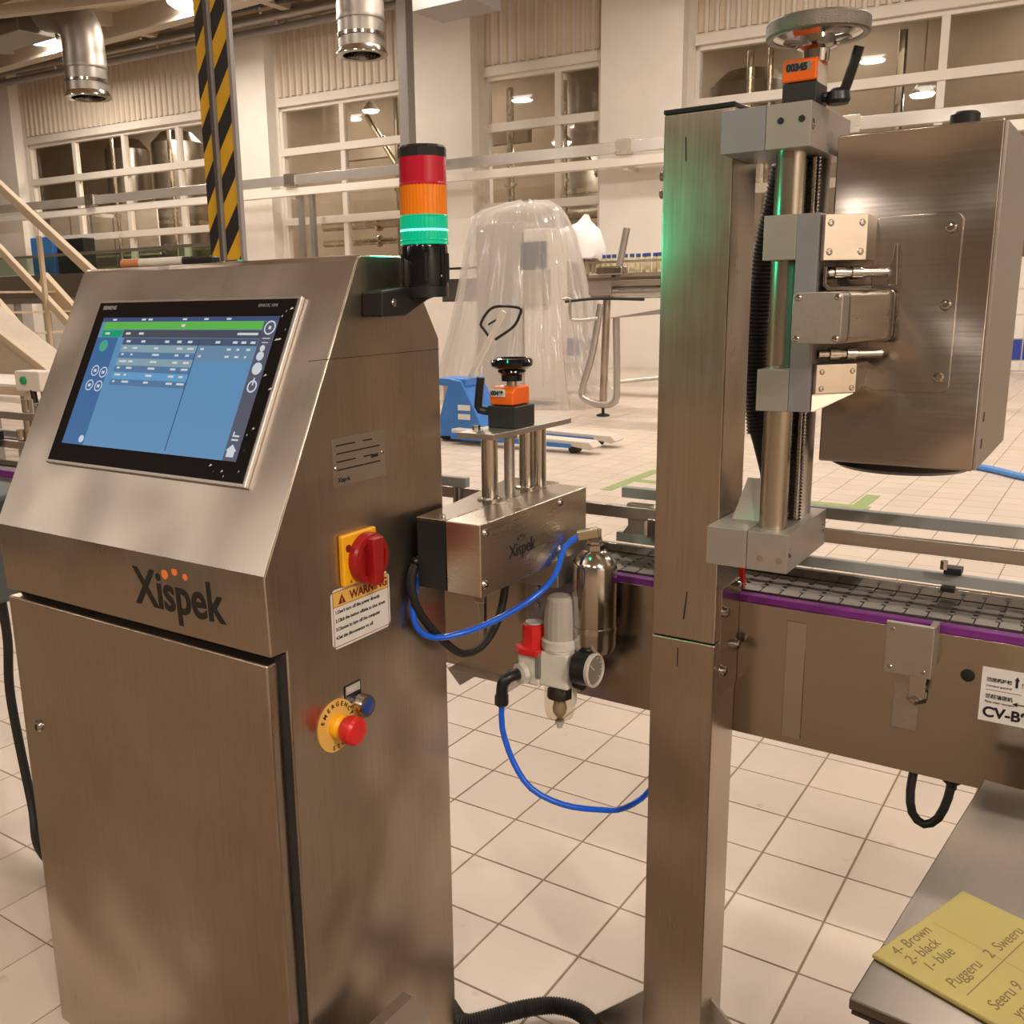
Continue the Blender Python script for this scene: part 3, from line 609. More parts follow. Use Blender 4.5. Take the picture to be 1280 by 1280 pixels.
# blue pallet truck
pt = thing('pallet_truck', 'blue hand pallet truck with raised loop handle in front of the wrapped machine', 'pallet truck', (-5.6, 9.0, 0))
part('body', MB().prism([(-6.42, .06), (-5.72, .06), (-5.86, .35), (-6.05, .68), (-6.2, .70), (-6.24, .6)], 'y', 8.75, 9.2), BLUEP, pt, bev=.015)
part('top_plate', MB().box(-6.4, -6.0, 8.78, 9.16, .62, .70), BLUEP, pt, bev=.01)
for y in (8.62, 9.12):
    part('fork', MB().prism([(-6.1, .075), (-4.62, .075), (-4.42, .05), (-4.36, .075), (-4.42, .13), (-6.1, .17)], 'y', y, y+.2), mat('fork_top', (.62, .56, .49), .5), pt, bev=.012)
    part('fork_side', MB().prism([(-6.1, .06), (-4.62, .06), (-4.62, .10), (-6.1, .13)], 'y', y-.012, y), BLUEP, pt)
    part('roller', MB().cyl((-4.62, y+.03, .045), (-4.62, y+.17, .045), .045, seg=16), BLACKM, pt)
for y in (8.86, 9.02): part('steering_wheel', MB().cyl((-6.36, y, .1), (-6.36, y+.07, .1), .1, seg=20), BLACKM, pt)
part('pump', MB().cyl((-6.36, 8.97, .2), (-6.36, 8.97, .62), .07, seg=16), ST_M, pt)
part('drawbar', MB().bar((-6.08, 8.95, .66), (-5.60, 8.95, 1.42), .05, .06), WHITEP, pt, bev=.008)
part('loop_handle', MB().tube([(-5.78, 8.95, 1.13), (-5.86, 8.95, 1.22), (-5.9, 8.95, 1.30), (-5.74, 8.95, 1.46), (-5.42, 8.95, 1.45), (-5.42, 8.95, 1.36), (-5.50, 8.95, 1.25), (-5.72, 8.95, 1.12)], .016, 10), BLACK, pt)
part('trigger', MB().cyl((-5.8, 8.94, 1.28), (-5.7, 8.94, 1.33), .012, seg=8), BLACK, pt)
for z in (.36, .26): part('sticker', MB().box(-6.09, -5.93, 8.744, 8.749, z, z+.06), LABEL, pt)

place(pt, (-5.78, 9.29, FZ))
# markings and hoses on the floor
tp = thing('green_tape', 'green floor tape corner under the inspection head', 'tape', (-1.6, 7.3, 0)); tp['group'] = 'green tape marks on the floor'; place(tp, (-1.65, 7.53, FZ))
part('long_strip', MB().box(-1.98, -1.5, 7.36, 7.46, 0, .0022), TAPEG, tp); part('short_strip', MB().box(-1.63, -1.53, 7.15, 7.9, .0004, .0026), TAPEG, tp)
tp = thing('green_tape', 'green floor tape corner left of the tall steel post', 'tape', (-3.45, 7.6, 0)); tp['group'] = 'green tape marks on the floor'; place(tp, (-3.56, 7.84, FZ))
part('long_strip', MB().box(-3.53, -3.43, 7.1, 8.15, 0, .0022), TAPEG, tp); part('short_strip', MB().box(-3.48, -3.05, 7.56, 7.66, .0004, .0026), TAPEG, tp)
solo('floor_hose', MB().tube([(-1.5, 9.95, -.02), (-1.03, 9.72, -.02), (-.67, 9.37, -.02), (-.2, 9.1, -.02), (.6, 8.9, -.02)], .03, 10, step=.1), mat('pale_blue_hose', (.08, .26, .62), .35), 'pale blue hose lying on the floor behind the inspection head', 'hose')

# stairs at the far left
st = thing('steel_stairway', 'beige steel stairway with sloping handrails at the left edge', 'stairs', (-9.6, 6, 0))
part('handrail', MB().bar((-10.6, 6.0, 3.23), (-8.35, 6.0, 1.78), .07, .09), STAIRP, st, bev=.01)
part('mid_rail', MB().bar((-10.6, 6.0, 2.55), (-8.5, 6.0, 1.05), .06, .08), STAIRP, st, bev=.01)
part('stringer', MB().bar((-10.8, 6.02, 1.85), (-8.6, 6.02, .2), .08, .34), STAIRP, st, bev=.01)
part('far_stringer', MB().bar((-10.8, 6.9, 1.85), (-8.6, 6.9, .2), .08, .3), STAIRP, st, bev=.01)
for k in range(7):
    x = -10.6+k*.3; z = 1.75-k*.225; part('tread', MB().box(x-.13, x+.13, 6.06, 6.86, z-.02, z), STAIRP, st)
for x, z in ((-10.2, 1.45), (-9.3, .77)): part('baluster', MB().bar((x, 5.97, z), (x, 5.97, z+1.5), .04, .04), STAIRP, st)
place(st, (-9.9, 6.19, FZ))
# far left line
fl2 = thing('glass_guard_conveyor', 'far conveyor with see-through green guard at the left edge behind the stairs', 'conveyor', (-13, 9, 0))
part('frame', MB().box(-19, -9.5, 8.95, 9.4, 1.62, 1.72), ST_M, fl2); part('side_panel', MB().box(-19, -9.5, 8.94, 8.97, 1.7, 2.05), ST_X, fl2)
part('guard_pane', MB().box(-19, -9.5, 8.9, 8.91, 2.06, 2.3), glass('green_guard', (.72, .82, .74)), fl2); part('top_rail', MB().box(-19, -9.5, 8.88, 8.93, 2.3, 2.34), ST_M, fl2)
for x in (-14.9, -14.1, -13.5, -12.6, -11.5): part('leg', MB().box(x-.04, x+.04, 9.0, 9.08, 0, 1.65), GREYPOST, fl2)
part('brace', MB().tube([(-13.1, 8.9, 1.1), (-12.75, 8.9, 1.6), (-12.6, 8.9, .7)], .03, 8, step=1), BLACKM, fl2)
place(fl2, (-13.4, 9.29, FZ))
bxs = solo('blue_crate', MB().box(-14.9, -14.3, 9.4, 9.62, 1.73, 2.66), BLUEP, 'blue crate behind the green guard at the left edge', 'crate', bev=.02)
bxs = solo('black_bin', MB().box(-14.2, -13.5, 9.4, 9.62, 1.73, 2.6), BLACK, 'black bin right of the blue crate behind the green guard', 'bin', bev=.02)
tb = thing('side_table', 'low pale bench at the left edge in front of the stairs', 'table', (-7.2, 4.2, FZ))
part('top', MB().box(-8.2, -6.56, 4.0, 4.6, .985, 1.02), CREAMW, tb, bev=.005)
part('apron', MB().box(-8.2, -6.56, 3.99, 4.0, .94, 1.0), STAIRP, tb)
for x in (-8.1, -6.7):
    for y in (4.05, 4.55): part('leg', MB().box(x-.025, x+.025, y-.025, y+.025, FZ, .985), ST_M, tb)
cbx = thing('switch_box', 'small beige box with a green button beside the cabinet edge', 'control box', (-6.4, 3.98, FZ))
part('case', MB().box(-6.56, -6.26, 3.9, 4.05, .99, 1.13), CREAM, cbx, bev=.01); part('post', MB().box(-6.34, -6.28, 3.95, 4.01, FZ, .99), GREYPOST, cbx)
part('green_button', MB().lathe((-6.44, 3.9, 1.065), (0, -1, 0), [(.028, 0), (.028, .02), (.02, .025)], 14), mat('green_button', (.02, .3, .12), .4), cbx)
part('black_lever', MB().cyl((-6.38, 3.92, 1.0), (-6.36, 3.92, .84), .022, seg=10), BLACK, cbx)
solo('red_carton', MB().bar((-6.98, 4.2, 1.055), (-6.80, 4.25, 1.06), .12, .07), mat('salmon_carton', (.55, .24, .19), .6), 'salmon carton lying on the pale bench', 'box', bev=.004)
lt = thing('slanted_chute', 'broad beige sheet chute sloping under the handrails at the left edge', 'chute', (-9.0, 5.2, FZ))
part('sheet', MB().add([(-9.6, 5.2, 1.62), (-8.15, 5.2, .93), (-8.15, 5.2, .80), (-9.6, 5.2, .9), (-9.6, 5.6, 1.62), (-8.15, 5.6, .93), (-8.15, 5.6, .80), (-9.6, 5.6, .9)], [(0, 1, 2, 3), (4, 7, 6, 5), (0, 4, 5, 1), (1, 5, 6, 2), (2, 6, 7, 3), (3, 7, 4, 0)]), mat('chute_beige', (.50, .42, .32), .5), lt)
part('edge_rail', MB().bar((-9.7, 5.19, 1.70), (-8.1, 5.19, .95), .05, .06), STAIRP, lt, bev=.008)
for x in (-9.5, -8.3): part('leg', MB().box(x-.03, x+.03, 5.37, 5.43, FZ, .95), GREYPOST, lt)

# ================================================================== THE BOTTLING-LINE CONVEYOR
cv = thing('chain_conveyor', 'long stainless slat-chain conveyor with purple wear strip behind the tall post', 'conveyor', (-.6, 1.93, 0))
CX0, CX1 = -4.2, .9
part('front_panel', MB().prism([(1.83, .69), (1.83, .968), (1.845, .968), (1.845, .965), (1.833, .965), (1.833, .705), (1.86, .705), (1.86, .69)], 'x', CX0, CX1), ST_X, cv, bev=.0008)
part('rear_panel', MB().box(CX0, CX1, 2.012, 2.018, .69, .985), ST_X, cv)
part('chain_bed', MB().box(CX0, CX1, 1.848, 2.01, .90, .972), ST_M, cv)
part('wear_strip', MB().box(CX0, CX1, 1.838, 1.86, .9655, .981), PURPLE, cv, bev=.002)
part('rear_chain_guide', MB().box(CX0, CX1, 1.998, 2.012, .972, 1.004), ST_P, cv, bev=.001)
def slat():
    mb = MB(); p = .0381; g = .0012; y0, y1 = 1.862, 1.994
    mb.box(g, p-g-.006, y0, y1, .980, .985)
    for k in range(3):                       # hinge knuckles
        a = y0+.034+k*.024; mb.box(p-g-.0065, p+.0035, a, a+.013, .980, .985)
    mb.box(p-g-.0065, p-g, y0, y0+.028, .980, .985); mb.box(p-g-.0065, p-g, y1-.028, y1, .980, .985)
    return mb
sme = mesh('chain_slat', MB(), ST_M) if False else None
sl0 = part('chain_slat', slat(), ST_D, cv)
k0 = int((-1.42+0)/.0381); sl0.location.x = k0*.0381
for k in range(k0+1, k0+1+42):
    c = sl0.copy(); COL.objects.link(c); c.parent = cv; c.location.x = k*.0381
rest = MB()
for k in range(int(CX0/.0381)+1, k0): rest.box(k*.0381+.0012, k*.0381+.0365, 1.862, 1.994, .980, .985)
for k in range(k0+43, int(CX1/.0381)): rest.box(k*.0381+.0012, k*.0381+.0365, 1.862, 1.994, .980, .985)
part('far_chain_slats', rest, ST_D, cv, kind='stuff')
part('drive_chain_return', MB().box(CX0, CX1, 1.87, 1.99, .72, .73), DARK, cv)
for x in (-3.9, -2.6, .7):
    for y in (1.86, 1.98): part('leg', MB().box(x-.025, x+.025, y-.02, y+.02, FZ, .70), ST_V, cv)
part('cross_channel', MB().prism([(-1.30, .69), (-1.12, .69), (-1.14, .655), (-1.145, .655), (-1.128, .685), (-1.275, .685), (-1.262, .655), (-1.267, .655)], 'y', 1.80, 2.03), ST_M, cv)
part('panel_joint_strip', MB().box(-.505, -.468, 1.8275, 1.8305, .705, .945), ST_P, cv, bev=.001)
part('hole_plug', MB().lathe((-.188, 1.8305, .899), (0, -1, 0), [(.012, 0), (.0115, .002), (.008, .003)], 20), BLACK, cv)
# sensor clamp plate on the front panel
part('clamp_plate', MB().box(-.317, -.239, 1.770, 1.780, .90, .995), ST_M, cv, bev=.0015)
part('clamp_side', MB().box(-.25, -.239, 1.780, 1.83, .905, .99), ST_M, cv)
sc = MB()
for x, z in ((-.306, .983), (-.306, .912), (-.252, .912)): sc.screw((x, 1.770, z), (0, -1, 0), .004, .002)
each('clamp_screw', sc, ST_P, cv)
part('slotted_strap', MB().box(-.305, -.262, 1.8265, 1.8305, .775, .885), ST_M, cv, bev=.0008)
part('strap_stem', MB().box(-.277, -.250, 1.80, 1.812, .85, .905), ST_P, cv, bev=.001)
part('knob_bolt', MB().lathe((-.266, 1.826, .845), (0, -1, 0), [(.019, 0), (.019, .004), (.013, .006), (.013, .016), (.008, .018), (.008, .028), (.003, .03)], 6), ST_P, cv)
# label
lb = part('conveyor_label', MB().box(-.166, .06, 1.8285, 1.8300, .822, .921), LABEL, cv)
text('label_text', '输送机护栏', .0078, (-.158, 1.8282, .897), XR, ZU, INK, lb, .0002)
text('label_text', 'Conveyor guardrail', .0050, (-.158, 1.8282, .887), XR, ZU, INK, lb)
text('label_text', '链板输送机', .0085, (-.158, 1.8282, .866), XR, ZU, INK, lb, .0002)
text('label_text', 'Plate chain conveyor', .0055, (-.158, 1.8282, .857), XR, ZU, INK, lb)
text('label_text', 'CV-B9', .026, (-.160, 1.8282, .831), XR, ZU, INK, lb, .0008, sx=1.02)
ar = MB()
ar.prism([(-.114, .892), (-.110, .892), (-.110, .905), (-.108, .905), (-.112, .912), (-.116, .905), (-.114, .905)], 'y', 1.8280, 1.8284)
ar.prism([(-.116, .862), (-.108, .866), (-.108, .863), (-.094, .863), (-.094, .861), (-.108, .861), (-.108, .858)], 'y', 1.8280, 1.8284)
ar.box(-.158, -.104, 1.828, 1.8284, .8805, .8812)
part('label_arrows', ar, INK, lb)
text('label_text', '!高', .012, (-.105, 1.8282, .894), XR, ZU, INK, lb)
# guide rails on the far side
part('guide_rail_upper', MB().box(-3.9, CX1, 1.995, 2.010, 1.067, 1.095), ST_H, cv, bev=.0015)
part('guide_strip_upper', MB().box(-.955, CX1, 2.03, 2.05, 1.108, 1.132), GREYP, cv, bev=.002)
part('guide_strip_lower', MB().box(-.955, CX1, 2.005, 2.02, 1.008, 1.031), GREYP, cv, bev=.002)
part('guide_rail_left', MB().box(-3.9, -1.36, 1.98, 2.0, 1.10, 1.125), GREYP, cv, bev=.002)
part('rail_bracket', MB().prism([(-.93, 1.10), (-.87, 1.10), (-.885, 1.06), (-.885, 1.03), (-.94, 1.03), (-.925, 1.05)], 'y', 2.005, 2.03), ST_M, cv, bev=.001)
part('rail_clamp', MB().box(-.87, -.84, 1.985, 2.02, 1.03, 1.075), ST_P, cv, bev=.003)
part('rail_post', MB().cyl((-1.395, 2.0, .98), (-1.395, 2.0, 1.11), .016, seg=14), ST_P, cv)
part('rail_post', MB().cyl((-2.95, 2.0, .98), (-2.95, 2.0, 1.16), .016, seg=14), ST_P, cv)
part('rail_post', MB().cyl((-3.15, 1.95, .98), (-3.15, 1.95, 1.24), .018, seg=14), ST_P, cv)
for x, z1 in ((-3.07, 1.265), (-3.12, 1.16)): part('rail_post', MB().cyl((x, 1.86, .97), (x, 1.86, z1), .019, seg=14), ST_P, cv)
part('rail_clamp', MB().box(-3.27, -3.20, 1.80, 1.84, 1.10, 1.155), BLACK, cv, bev=.004)
part('upper_wear_strip', MB().box(-3.9, -2.75, 1.80, 1.824, 1.0, 1.024), PURPLE, cv, bev=.002)
part('left_side_rail', MB().box(-3.9, -2.7, 1.82, 1.84, 1.20, 1.225), ST_H, cv, bev=.002)
part('left_side_rail', MB().box(-3.9, -2.7, 1.82, 1.84, 1.10, 1.125), ST_H, cv, bev=.002)
part('rail_sensor', MB().box(-.263, -.232, 1.99, 2.02, 1.034, 1.047), BLACK, cv, bev=.002)
part('rail_sensor_nut', MB().cyl((-.262, 1.985, 1.045), (-.262, 1.985, 1.062), .007, seg=6), ST_P, cv)
part('lower_sensor', MB().box(-.265, -.24, 1.985, 2.0, 1.0, 1.011), BLACK, cv, bev=.002)
part('red_sensor', MB().box(-.622, -.606, 1.865, 1.88, .985, 1.03), REDB, cv, bev=.002)
part('cable_gland', MB().lathe((-.199, 1.85, .69), (0, 0, -1), [(.016, 0), (.016, .008), (.010, .010), (.009, .022)], 12), BLACK, cv)
part('cable_loop', MB().tube([(-.262, 1.85, .70), (-.265, 1.84, .65), (-.258, 1.835, .608), (-.236, 1.833, .592), (-.214, 1.836, .61), (-.202, 1.845, .65), (-.199, 1.85, .685)], .008, 10), BLACKM, cv)
# drive box at far left
dv = thing('drive_box', 'grey green drive box with yellow label peeping out left of the control cabinet', 'machine', (-2.8, 1.6, .7))
part('case', MB().box(-3.3, -2.66, 1.42, 1.72, .72, .97), mat('grey_green_paint', (.10, .12, .115), .5), dv, bev=.01)
part('cover', MB().box(-3.3, -2.68, 1.45, 1.7, .97, 1.035), mat('dark_green_paint', (.04, .055, .055), .5), dv, bev=.02)
part('yellow_label', MB().box(-2.735, -2.69, 1.417, 1.4195, .845, .872), YELLOW, dv)
part('bracket', MB().box(-3.1, -2.8, 1.72, 1.83, .75, .8), ST_M, dv)
part('cable', MB().tube([(-2.68, 1.47, .73), (-2.675, 1.47, .6), (-2.68, 1.46, .42), (-2.62, 1.45, .1), (-2.5, 1.4, -.01), (-2.2, 1.4, FZ+.014)], .014, 10), BLACKM, dv)

# ================================================================== CONTROL CABINET
XC = -1.1; XL = -1.862
cab = thing('control_cabinet', 'stainless control cabinet with sloping touch screen, nearest machine on the left', 'cabinet', (-1.48, 1.28, 0))
body = [(1.072, -.03), (1.072, 1.006), (1.036, 1.006), (1.031, 1.14), (1.293, 1.64), (1.300, 1.645), (1.428, 1.645), (1.522, 1.495), (1.522, -.03)]
part('body', MB().prism(body, 'x', XL, XC), ST_V, cab, bev=.004, seg=3)
part('door_gap', MB().box(XL+.006, XC-.004, 1.062, 1.0725, -.02, 1.003), DARK, cab)
part('door', MB().box(XL, XC-.012, 1.036, 1.064, -.02, .991), ST_V, cab, bev=.005, seg=3)
lk = part('door_lock', MB().lathe((-1.804, 1.036, .715), (0, -1, 0), [(.013, 0), (.013, .003), (.010, .007), (.004, .008)], 20), ST_P, cab)
part('key_slot', MB().box(-1.806, -1.802, 1.0268, 1.0284, .709, .721), INK, lk)
part('plinth', MB().box(XL+.03, XC-.03, 1.09, 1.50, FZ, -.028), BLACKM, cab)
part('foot_gusset', MB().prism([(1.09, FZ), (1.09, .248), (1.268, .248), (1.285, .240), (1.335, .14), (1.42, FZ)], 'x', -1.03, -1.022), ST_M, cab, bev=.001)
part('foot_flange', MB().box(-1.10, -1.022, 1.09, 1.42, FZ, FZ+.01), ST_M, cab)
part('foot_flange_edge', MB().box(-1.046, -1.022, 1.09, 1.272, .247, .252), ST_M, cab)
part('seam', MB().box(XC-.001, XC+.0006, 1.16, 1.52, 1.4745, 1.4755), DARK, cab)
# logo on the head front
YF = 1.0325
text('lettering', 'Xispek', .098, (-1.432, 1.0338, 1.048), XR, (0, -.037, 1), INK, cab, .0017, sx=.84)
dots = MB()
for x, z, r in ((-1.345, 1.113, .0085), (-1.318, 1.122, .0075), (-1.291, 1.116, .006)): dots.lathe((x, YF+.002, z), (0, -1, 0), [(r, 0), (r, .003)], 14)
each('lettering_dot', dots, INKO, cab)
# touch panel on the slope
A0 = Vector((0, 1.031, 1.14)); se = (Vector((0, 1.293, 1.64))-A0).normalized(); sn = Vector((1, 0, 0)).cross(se)
def sp(x, v, h=0.): return Vector((x, 0, 0))+A0+se*v+sn*h
class SB(MB):
    def q(s, x0, x1, v0, v1, h0, h1):
        c = [sp(x, v, h) for h in (h0, h1) for v in (v0, v1) for x in (x0, x1)]
        return s.add(c, [(0, 2, 3, 1), (4, 5, 7, 6), (0, 1, 5, 4), (2, 6, 7, 3), (0, 4, 6, 2), (1, 3, 7, 5)])
    def disc(s, x, v, r, h0, h1, seg=24):
        return s.lathe(sp(x, v, h0), sn, [(r, 0), (r, h1-h0)], seg)
    def ring(s, x, v, r, t, h0, h1, seg=24):
        return s.lathe(sp(x, v, h0), sn, [(r, 0), (r, h1-h0), (r-t, h1-h0), (r-t, 0)], seg, close=False)
def em(name, c, s_=1.): return mat(name, tuple(x*.2 for x in c), .3, var=0, emit=c, es=s_)
part('lit_slope_sheet', SB().q(XL+.0005, XC-.0005, .004, .560, -.001, .0012), steel('lit_slope_steel', col=(.50, .45, .395), rough=.34, smudge=.10, brush=(60, 1, 1), wave=.05, bump=.008), cab, bev=.0006)  # added sheet, paler than the body: the slope's brighter light as colour
hx0, hx1, hv0, hv1 = -1.757, -1.191, .141, .492
hp = part('touch_panel', SB().q(hx0, hx1, hv0, hv1, 0, .010), ST_M, cab, bev=.003, label='touch screen panel with steel rim')
part('glass_front', SB().q(hx0+.007, hx1-.007, hv0+.007, hv1-.007, .008, .0112), BLACKG, hp)
ax0, ax1, av0, av1 = -1.722, -1.228, .184, .452
H = .0114
part('screen', SB().q(ax0, ax1, av0, av1, .009, H), em('screen_blue', (.125, .325, .60)), hp)
def scr(name, items, c, lv, s_=1.):
    mb = SB()
    for x0, x1, v0, v1 in items: mb.q(x0, x1, v0, v1, .011, H+.0001*lv)
    return part(name, mb, em(name+'_light', c, s_), hp)
scr('screen_header', [(ax0, ax1, .443, .452)], (.05, .09, .22), 1)
scr('screen_green_bar', [(-1.713, -1.262, .4265, .4425)], (.13, .55, .09), 1)
scr('screen_teal_tab', [(-1.711, -1.648, .4105, .4245)], (.0, .40, .17), 1)
scr('screen_tab_row', [(-1.645, -1.245, .4095, .4255)], (.075, .085, .12), 1)
scr('screen_side_menu', [(ax0, -1.655, av0, .4095)], (.045, .165, .40), 1)
scr('screen_right_menu', [(-1.262, ax1, av0, .4425)], (.10, .11, .17), 1)
scr('screen_table_head', [(-1.636, -1.263, .3945, .4085)], (.07, .11, .20), 1)
scr('screen_rows_pale', [(-1.636, -1.416, .379, .3935), (-1.636, -1.416, .351, .3655)], (.27, .43, .52), 2)
scr('screen_rows_blue', [(-1.636, -1.416, .366, .3785), (-1.636, -1.416, .3375, .3505), (-1.636, -1.416, .3095, .322)], (.10, .22, .42), 2)
scr('screen_row_selected', [(-1.636, -1.416, .3225, .337)], (.14, .40, .72), 2)
scr('screen_rows_right', [(-1.41, -1.264, .3795, .3935), (-1.41, -1.264, .3645, .379)], (.16, .30, .48), 2)
scr('screen_divider', [(-1.4155, -1.4135, .19, .405)], (.03, .07, .17), 3)
tk = SB(); rnd = random.Random(3)
for v in (.3855, .372, .3575, .344, .3295, .3155):
    for x in (-1.628, -1.6, -1.535, -1.47, -1.44): tk.q(x, x+rnd.uniform(.006, .022), v, v+.004, .011, H+.0004)
for v in (.3855, .3715):
    for x in (-1.405, -1.335, -1.31, -1.285): tk.q(x, x+rnd.uniform(.004, .011), v, v+.004, .011, H+.0004)
for x in (-1.625, -1.58, -1.51, -1.475, -1.445, -1.37, -1.325, -1.303, -1.28): tk.q(x, x+.012, .399, .4035, .011, H+.0004)
for x in (-1.69, -1.60, -1.58, -1.48, -1.42, -1.36): tk.q(x, x+.012, .4455, .449, .011, H+.0004)
for x in (-1.70, -1.635, -1.595): tk.q(x, x+.014, .4155, .42, .011, H+.0004)
tk.q(-1.32, -1.268, .4155, .42, .011, H+.0004); tk.q(-1.478, -1.468, .432, .437, .011, H+.0004)
part('screen_text', tk, em('screen_text_light', (.75, .80, .85)), hp)
ic = SB()
for x, v in ((-1.693, .338), (-1.666, .335), (-1.696, .307), (-1.667, .306)):
    ic.ring(x, v, .0115, .0022, .011, H+.0004); ic.q(x-.004, x+.004, v-.003, v+.003, .011, H+.0004)
ic.ring(-1.244, .430, .0135, .0028, .011, H+.0004); ic.q(-1.247, -1.241, .427, .433, .011, H+.0004)
ic.disc(-1.247, .391, .006, .011, H+.0004); ic.disc(-1.247, .3765, .009, .011, H+.0004, 8)
ic.disc(-1.245, .353, .0115, .011, H+.0004)
ic.ring(-1.244, .320, .0115, .003, .011, H+.0004); ic.q(-1.2455, -1.2425, .322, .336, .011, H+.0004)
ic.q(-1.254, -1.238, .2275, .2305, .011, H+.0004); ic.q(-1.254, -1.238, .2205, .2235, .011, H+.0004); ic.q(-1.254, -1.251, .2275, .2365, .011, H+.0004)
ic.add([sp(-1.26, .202, H+.0004), sp(-1.234, .202, H+.0004), sp(-1.247, .214, H+.0004)], [(0, 1, 2)]); ic.q(-1.256, -1.238, .191, .202, .011, H+.0004)
ic.disc(-1.665, .196, .0075, .011, H+.0004); ic.q(-1.254, -1.236, .409, .4105, .011, H+.0004); ic.q(-1.252, -1.238, .401, .4025, .011, H+.0004)
each('screen_icon', ic, em('screen_icon_light', (.72, .80, .9)), hp)
gi = SB(); gi.disc(-1.693, .391, .0125, .011, H+.0004); part('screen_status_icon', gi, em('status_green', (.08, .45, .30)), hp)
def stext(body, size, x, v, m, bold=0.):
    return text('panel_print', body, size, sp(x, v, .0116), XR, se, m, hp, bold, .0001)
PRINT = mat('pale_print', (.30, .31, .32), .5, var=0)
stext('SIEMENS', .0115, -1.735, .470, PRINT, .0003)
stext('SIMATIC HMI', .0085, -1.29, .470, PRINT)
# torn protection film at the panel edge
tf_ = SB()
rnd = random.Random(5)
for k in range(16):
    x = hx1-.012-rnd.uniform(0, .022); v = hv0+.02+rnd.uniform(0, .33); a = rnd.uniform(.003, .013)
    if k > 11: x = hx1-.05-rnd.uniform(0, .05); v = hv0+.012+rnd.uniform(0, .02)
    tf_.add([sp(x, v, .0118), sp(x+a, v+.002, .0135), sp(x+a*.4, v+.005, .012)], [(0, 1, 2)])
part('film_scraps', tf_, mat('torn_film', (.8, .78, .75), .2, var=0), hp)
# rating plate, warning label, controls on the side
rp = part('rating_plate', MB().box(XC, XC+.0012, 1.206, 1.345, 1.259, 1.341), PLATE, cab)
pr = MB()
for k, z in enumerate((1.328, 1.314, 1.300, 1.286)):
    pr.box(XC+.0012, XC+.0014, 1.214, 1.214+.05+.02*(k % 2), z, z+.0025); pr.box(XC+.0012, XC+.0014, 1.285, 1.31+.02*(k % 2), z, z+.0025)
pr.box(XC+.0012, XC+.0014, 1.305, 1.325, 1.296, 1.302)
part('plate_print', pr, INK, rp)
text('plate_lettering', 'Xispek', .011, (XC+.0014, 1.216, 1.266), YR, ZU, INK, rp, .0003)
sc = MB(); sc.screw((XC+.0012, 1.212, 1.291), XR, .004, .002); sc.screw((XC+.0012, 1.337, 1.302), XR, .004, .002); each('plate_screw', sc, ST_P, rp)
wl = part('warning_label', MB().prism([(1.192, .972), (1.334, .972), (1.343, .981), (1.343, 1.071), (1.334, 1.08), (1.192, 1.08), (1.183, 1.071), (1.183, .981)], 'x', XC, XC+.0008), LABEL, cab)
part('yellow_band', MB().box(XC+.0008, XC+.0010, 1.1875, 1.3385, 1.049, 1.0755), LABELY, wl)
bd = MB()
for y0, y1, z0, z1 in ((1.187, 1.339, .9760, .9770), (1.187, 1.339, 1.0755, 1.0765), (1.187, 1.188, .976, 1.0765), (1.338, 1.339, .976, 1.0765), (1.187, 1.339, 1.0482, 1.0492)): bd.box(XC+.0008, XC+.0011, y0, y1, z0, z1)
part('label_border', bd, INKR, wl)
text('label_lettering', 'WARNING', .0215, (XC+.0012, 1.232, 1.0545), YR, ZU, INKR, wl, .0006, sx=1.0)
wt_ = MB(); wt_.prism([(1.201, 1.052), (1.221, 1.052), (1.211, 1.070)], 'x', XC+.001, XC+.0012); part('warning_triangle', wt_, INKR, wl)
text('triangle_mark', '!', .012, (XC+.0013, 1.2095, 1.0535), YR, ZU, LABELY, wl, .0003)
for k, s_ in enumerate(("1.Don't turn off the power directly.", '2.Click the button offside to shut down', '3.Choose to turn off the computer', '4.Set the disconnector to off.')):
    text('label_line', s_, .0088, (XC+.001, 1.192, 1.036-.0155*k), YR, ZU, INK, wl, .0002, sx=.97)
ms = part('main_switch', MB().box(XC, XC+.012, 1.208, 1.300, 1.082, 1.174), YELLOW, cab, bev=.004, label='yellow and red main switch')
part('red_dial', MB().lathe((XC+.012, 1.266, 1.124), XR, [(.046, 0), (.047, .012), (.044, .017), (.034, .018), (.032, .010), (.001, .010)], 32), RED, ms)
part('red_grip', MB().prism([(1.254, 1.078), (1.278, 1.078), (1.281, 1.165), (1.251, 1.165)], 'x', XC+.018, XC+.045), RED, ms, bev=.004)
sm_ = MB(); sm_.lathe((XC+.012, 1.222, 1.150), XR, [(.007, 0), (.007, .0006)], 14); sm_.prism([(1.222, 1.088), (1.229, 1.088), (1.2255, 1.093)], 'x', XC+.012, XC+.0126)
each('switch_mark', sm_, INKR, ms)
es = part('emergency_stop', MB().lathe((XC, 1.180, .834), XR, [(.048, 0), (.048, .003), (.015, .0035)], 32), LABELY, cab, label='red mushroom emergency stop on a yellow disc')
part('collar', MB().lathe((XC+.003, 1.180, .834), XR, [(.022, 0), (.022, .012), (.016, .02)], 24), YELLOW, es)
part('mushroom_button', MB().lathe((XC+.02, 1.180, .834), XR, [(.016, 0), (.023, .006), (.026, .014), (.026, .028), (.022, .033), (.012, .035)], 28), REDB, es)
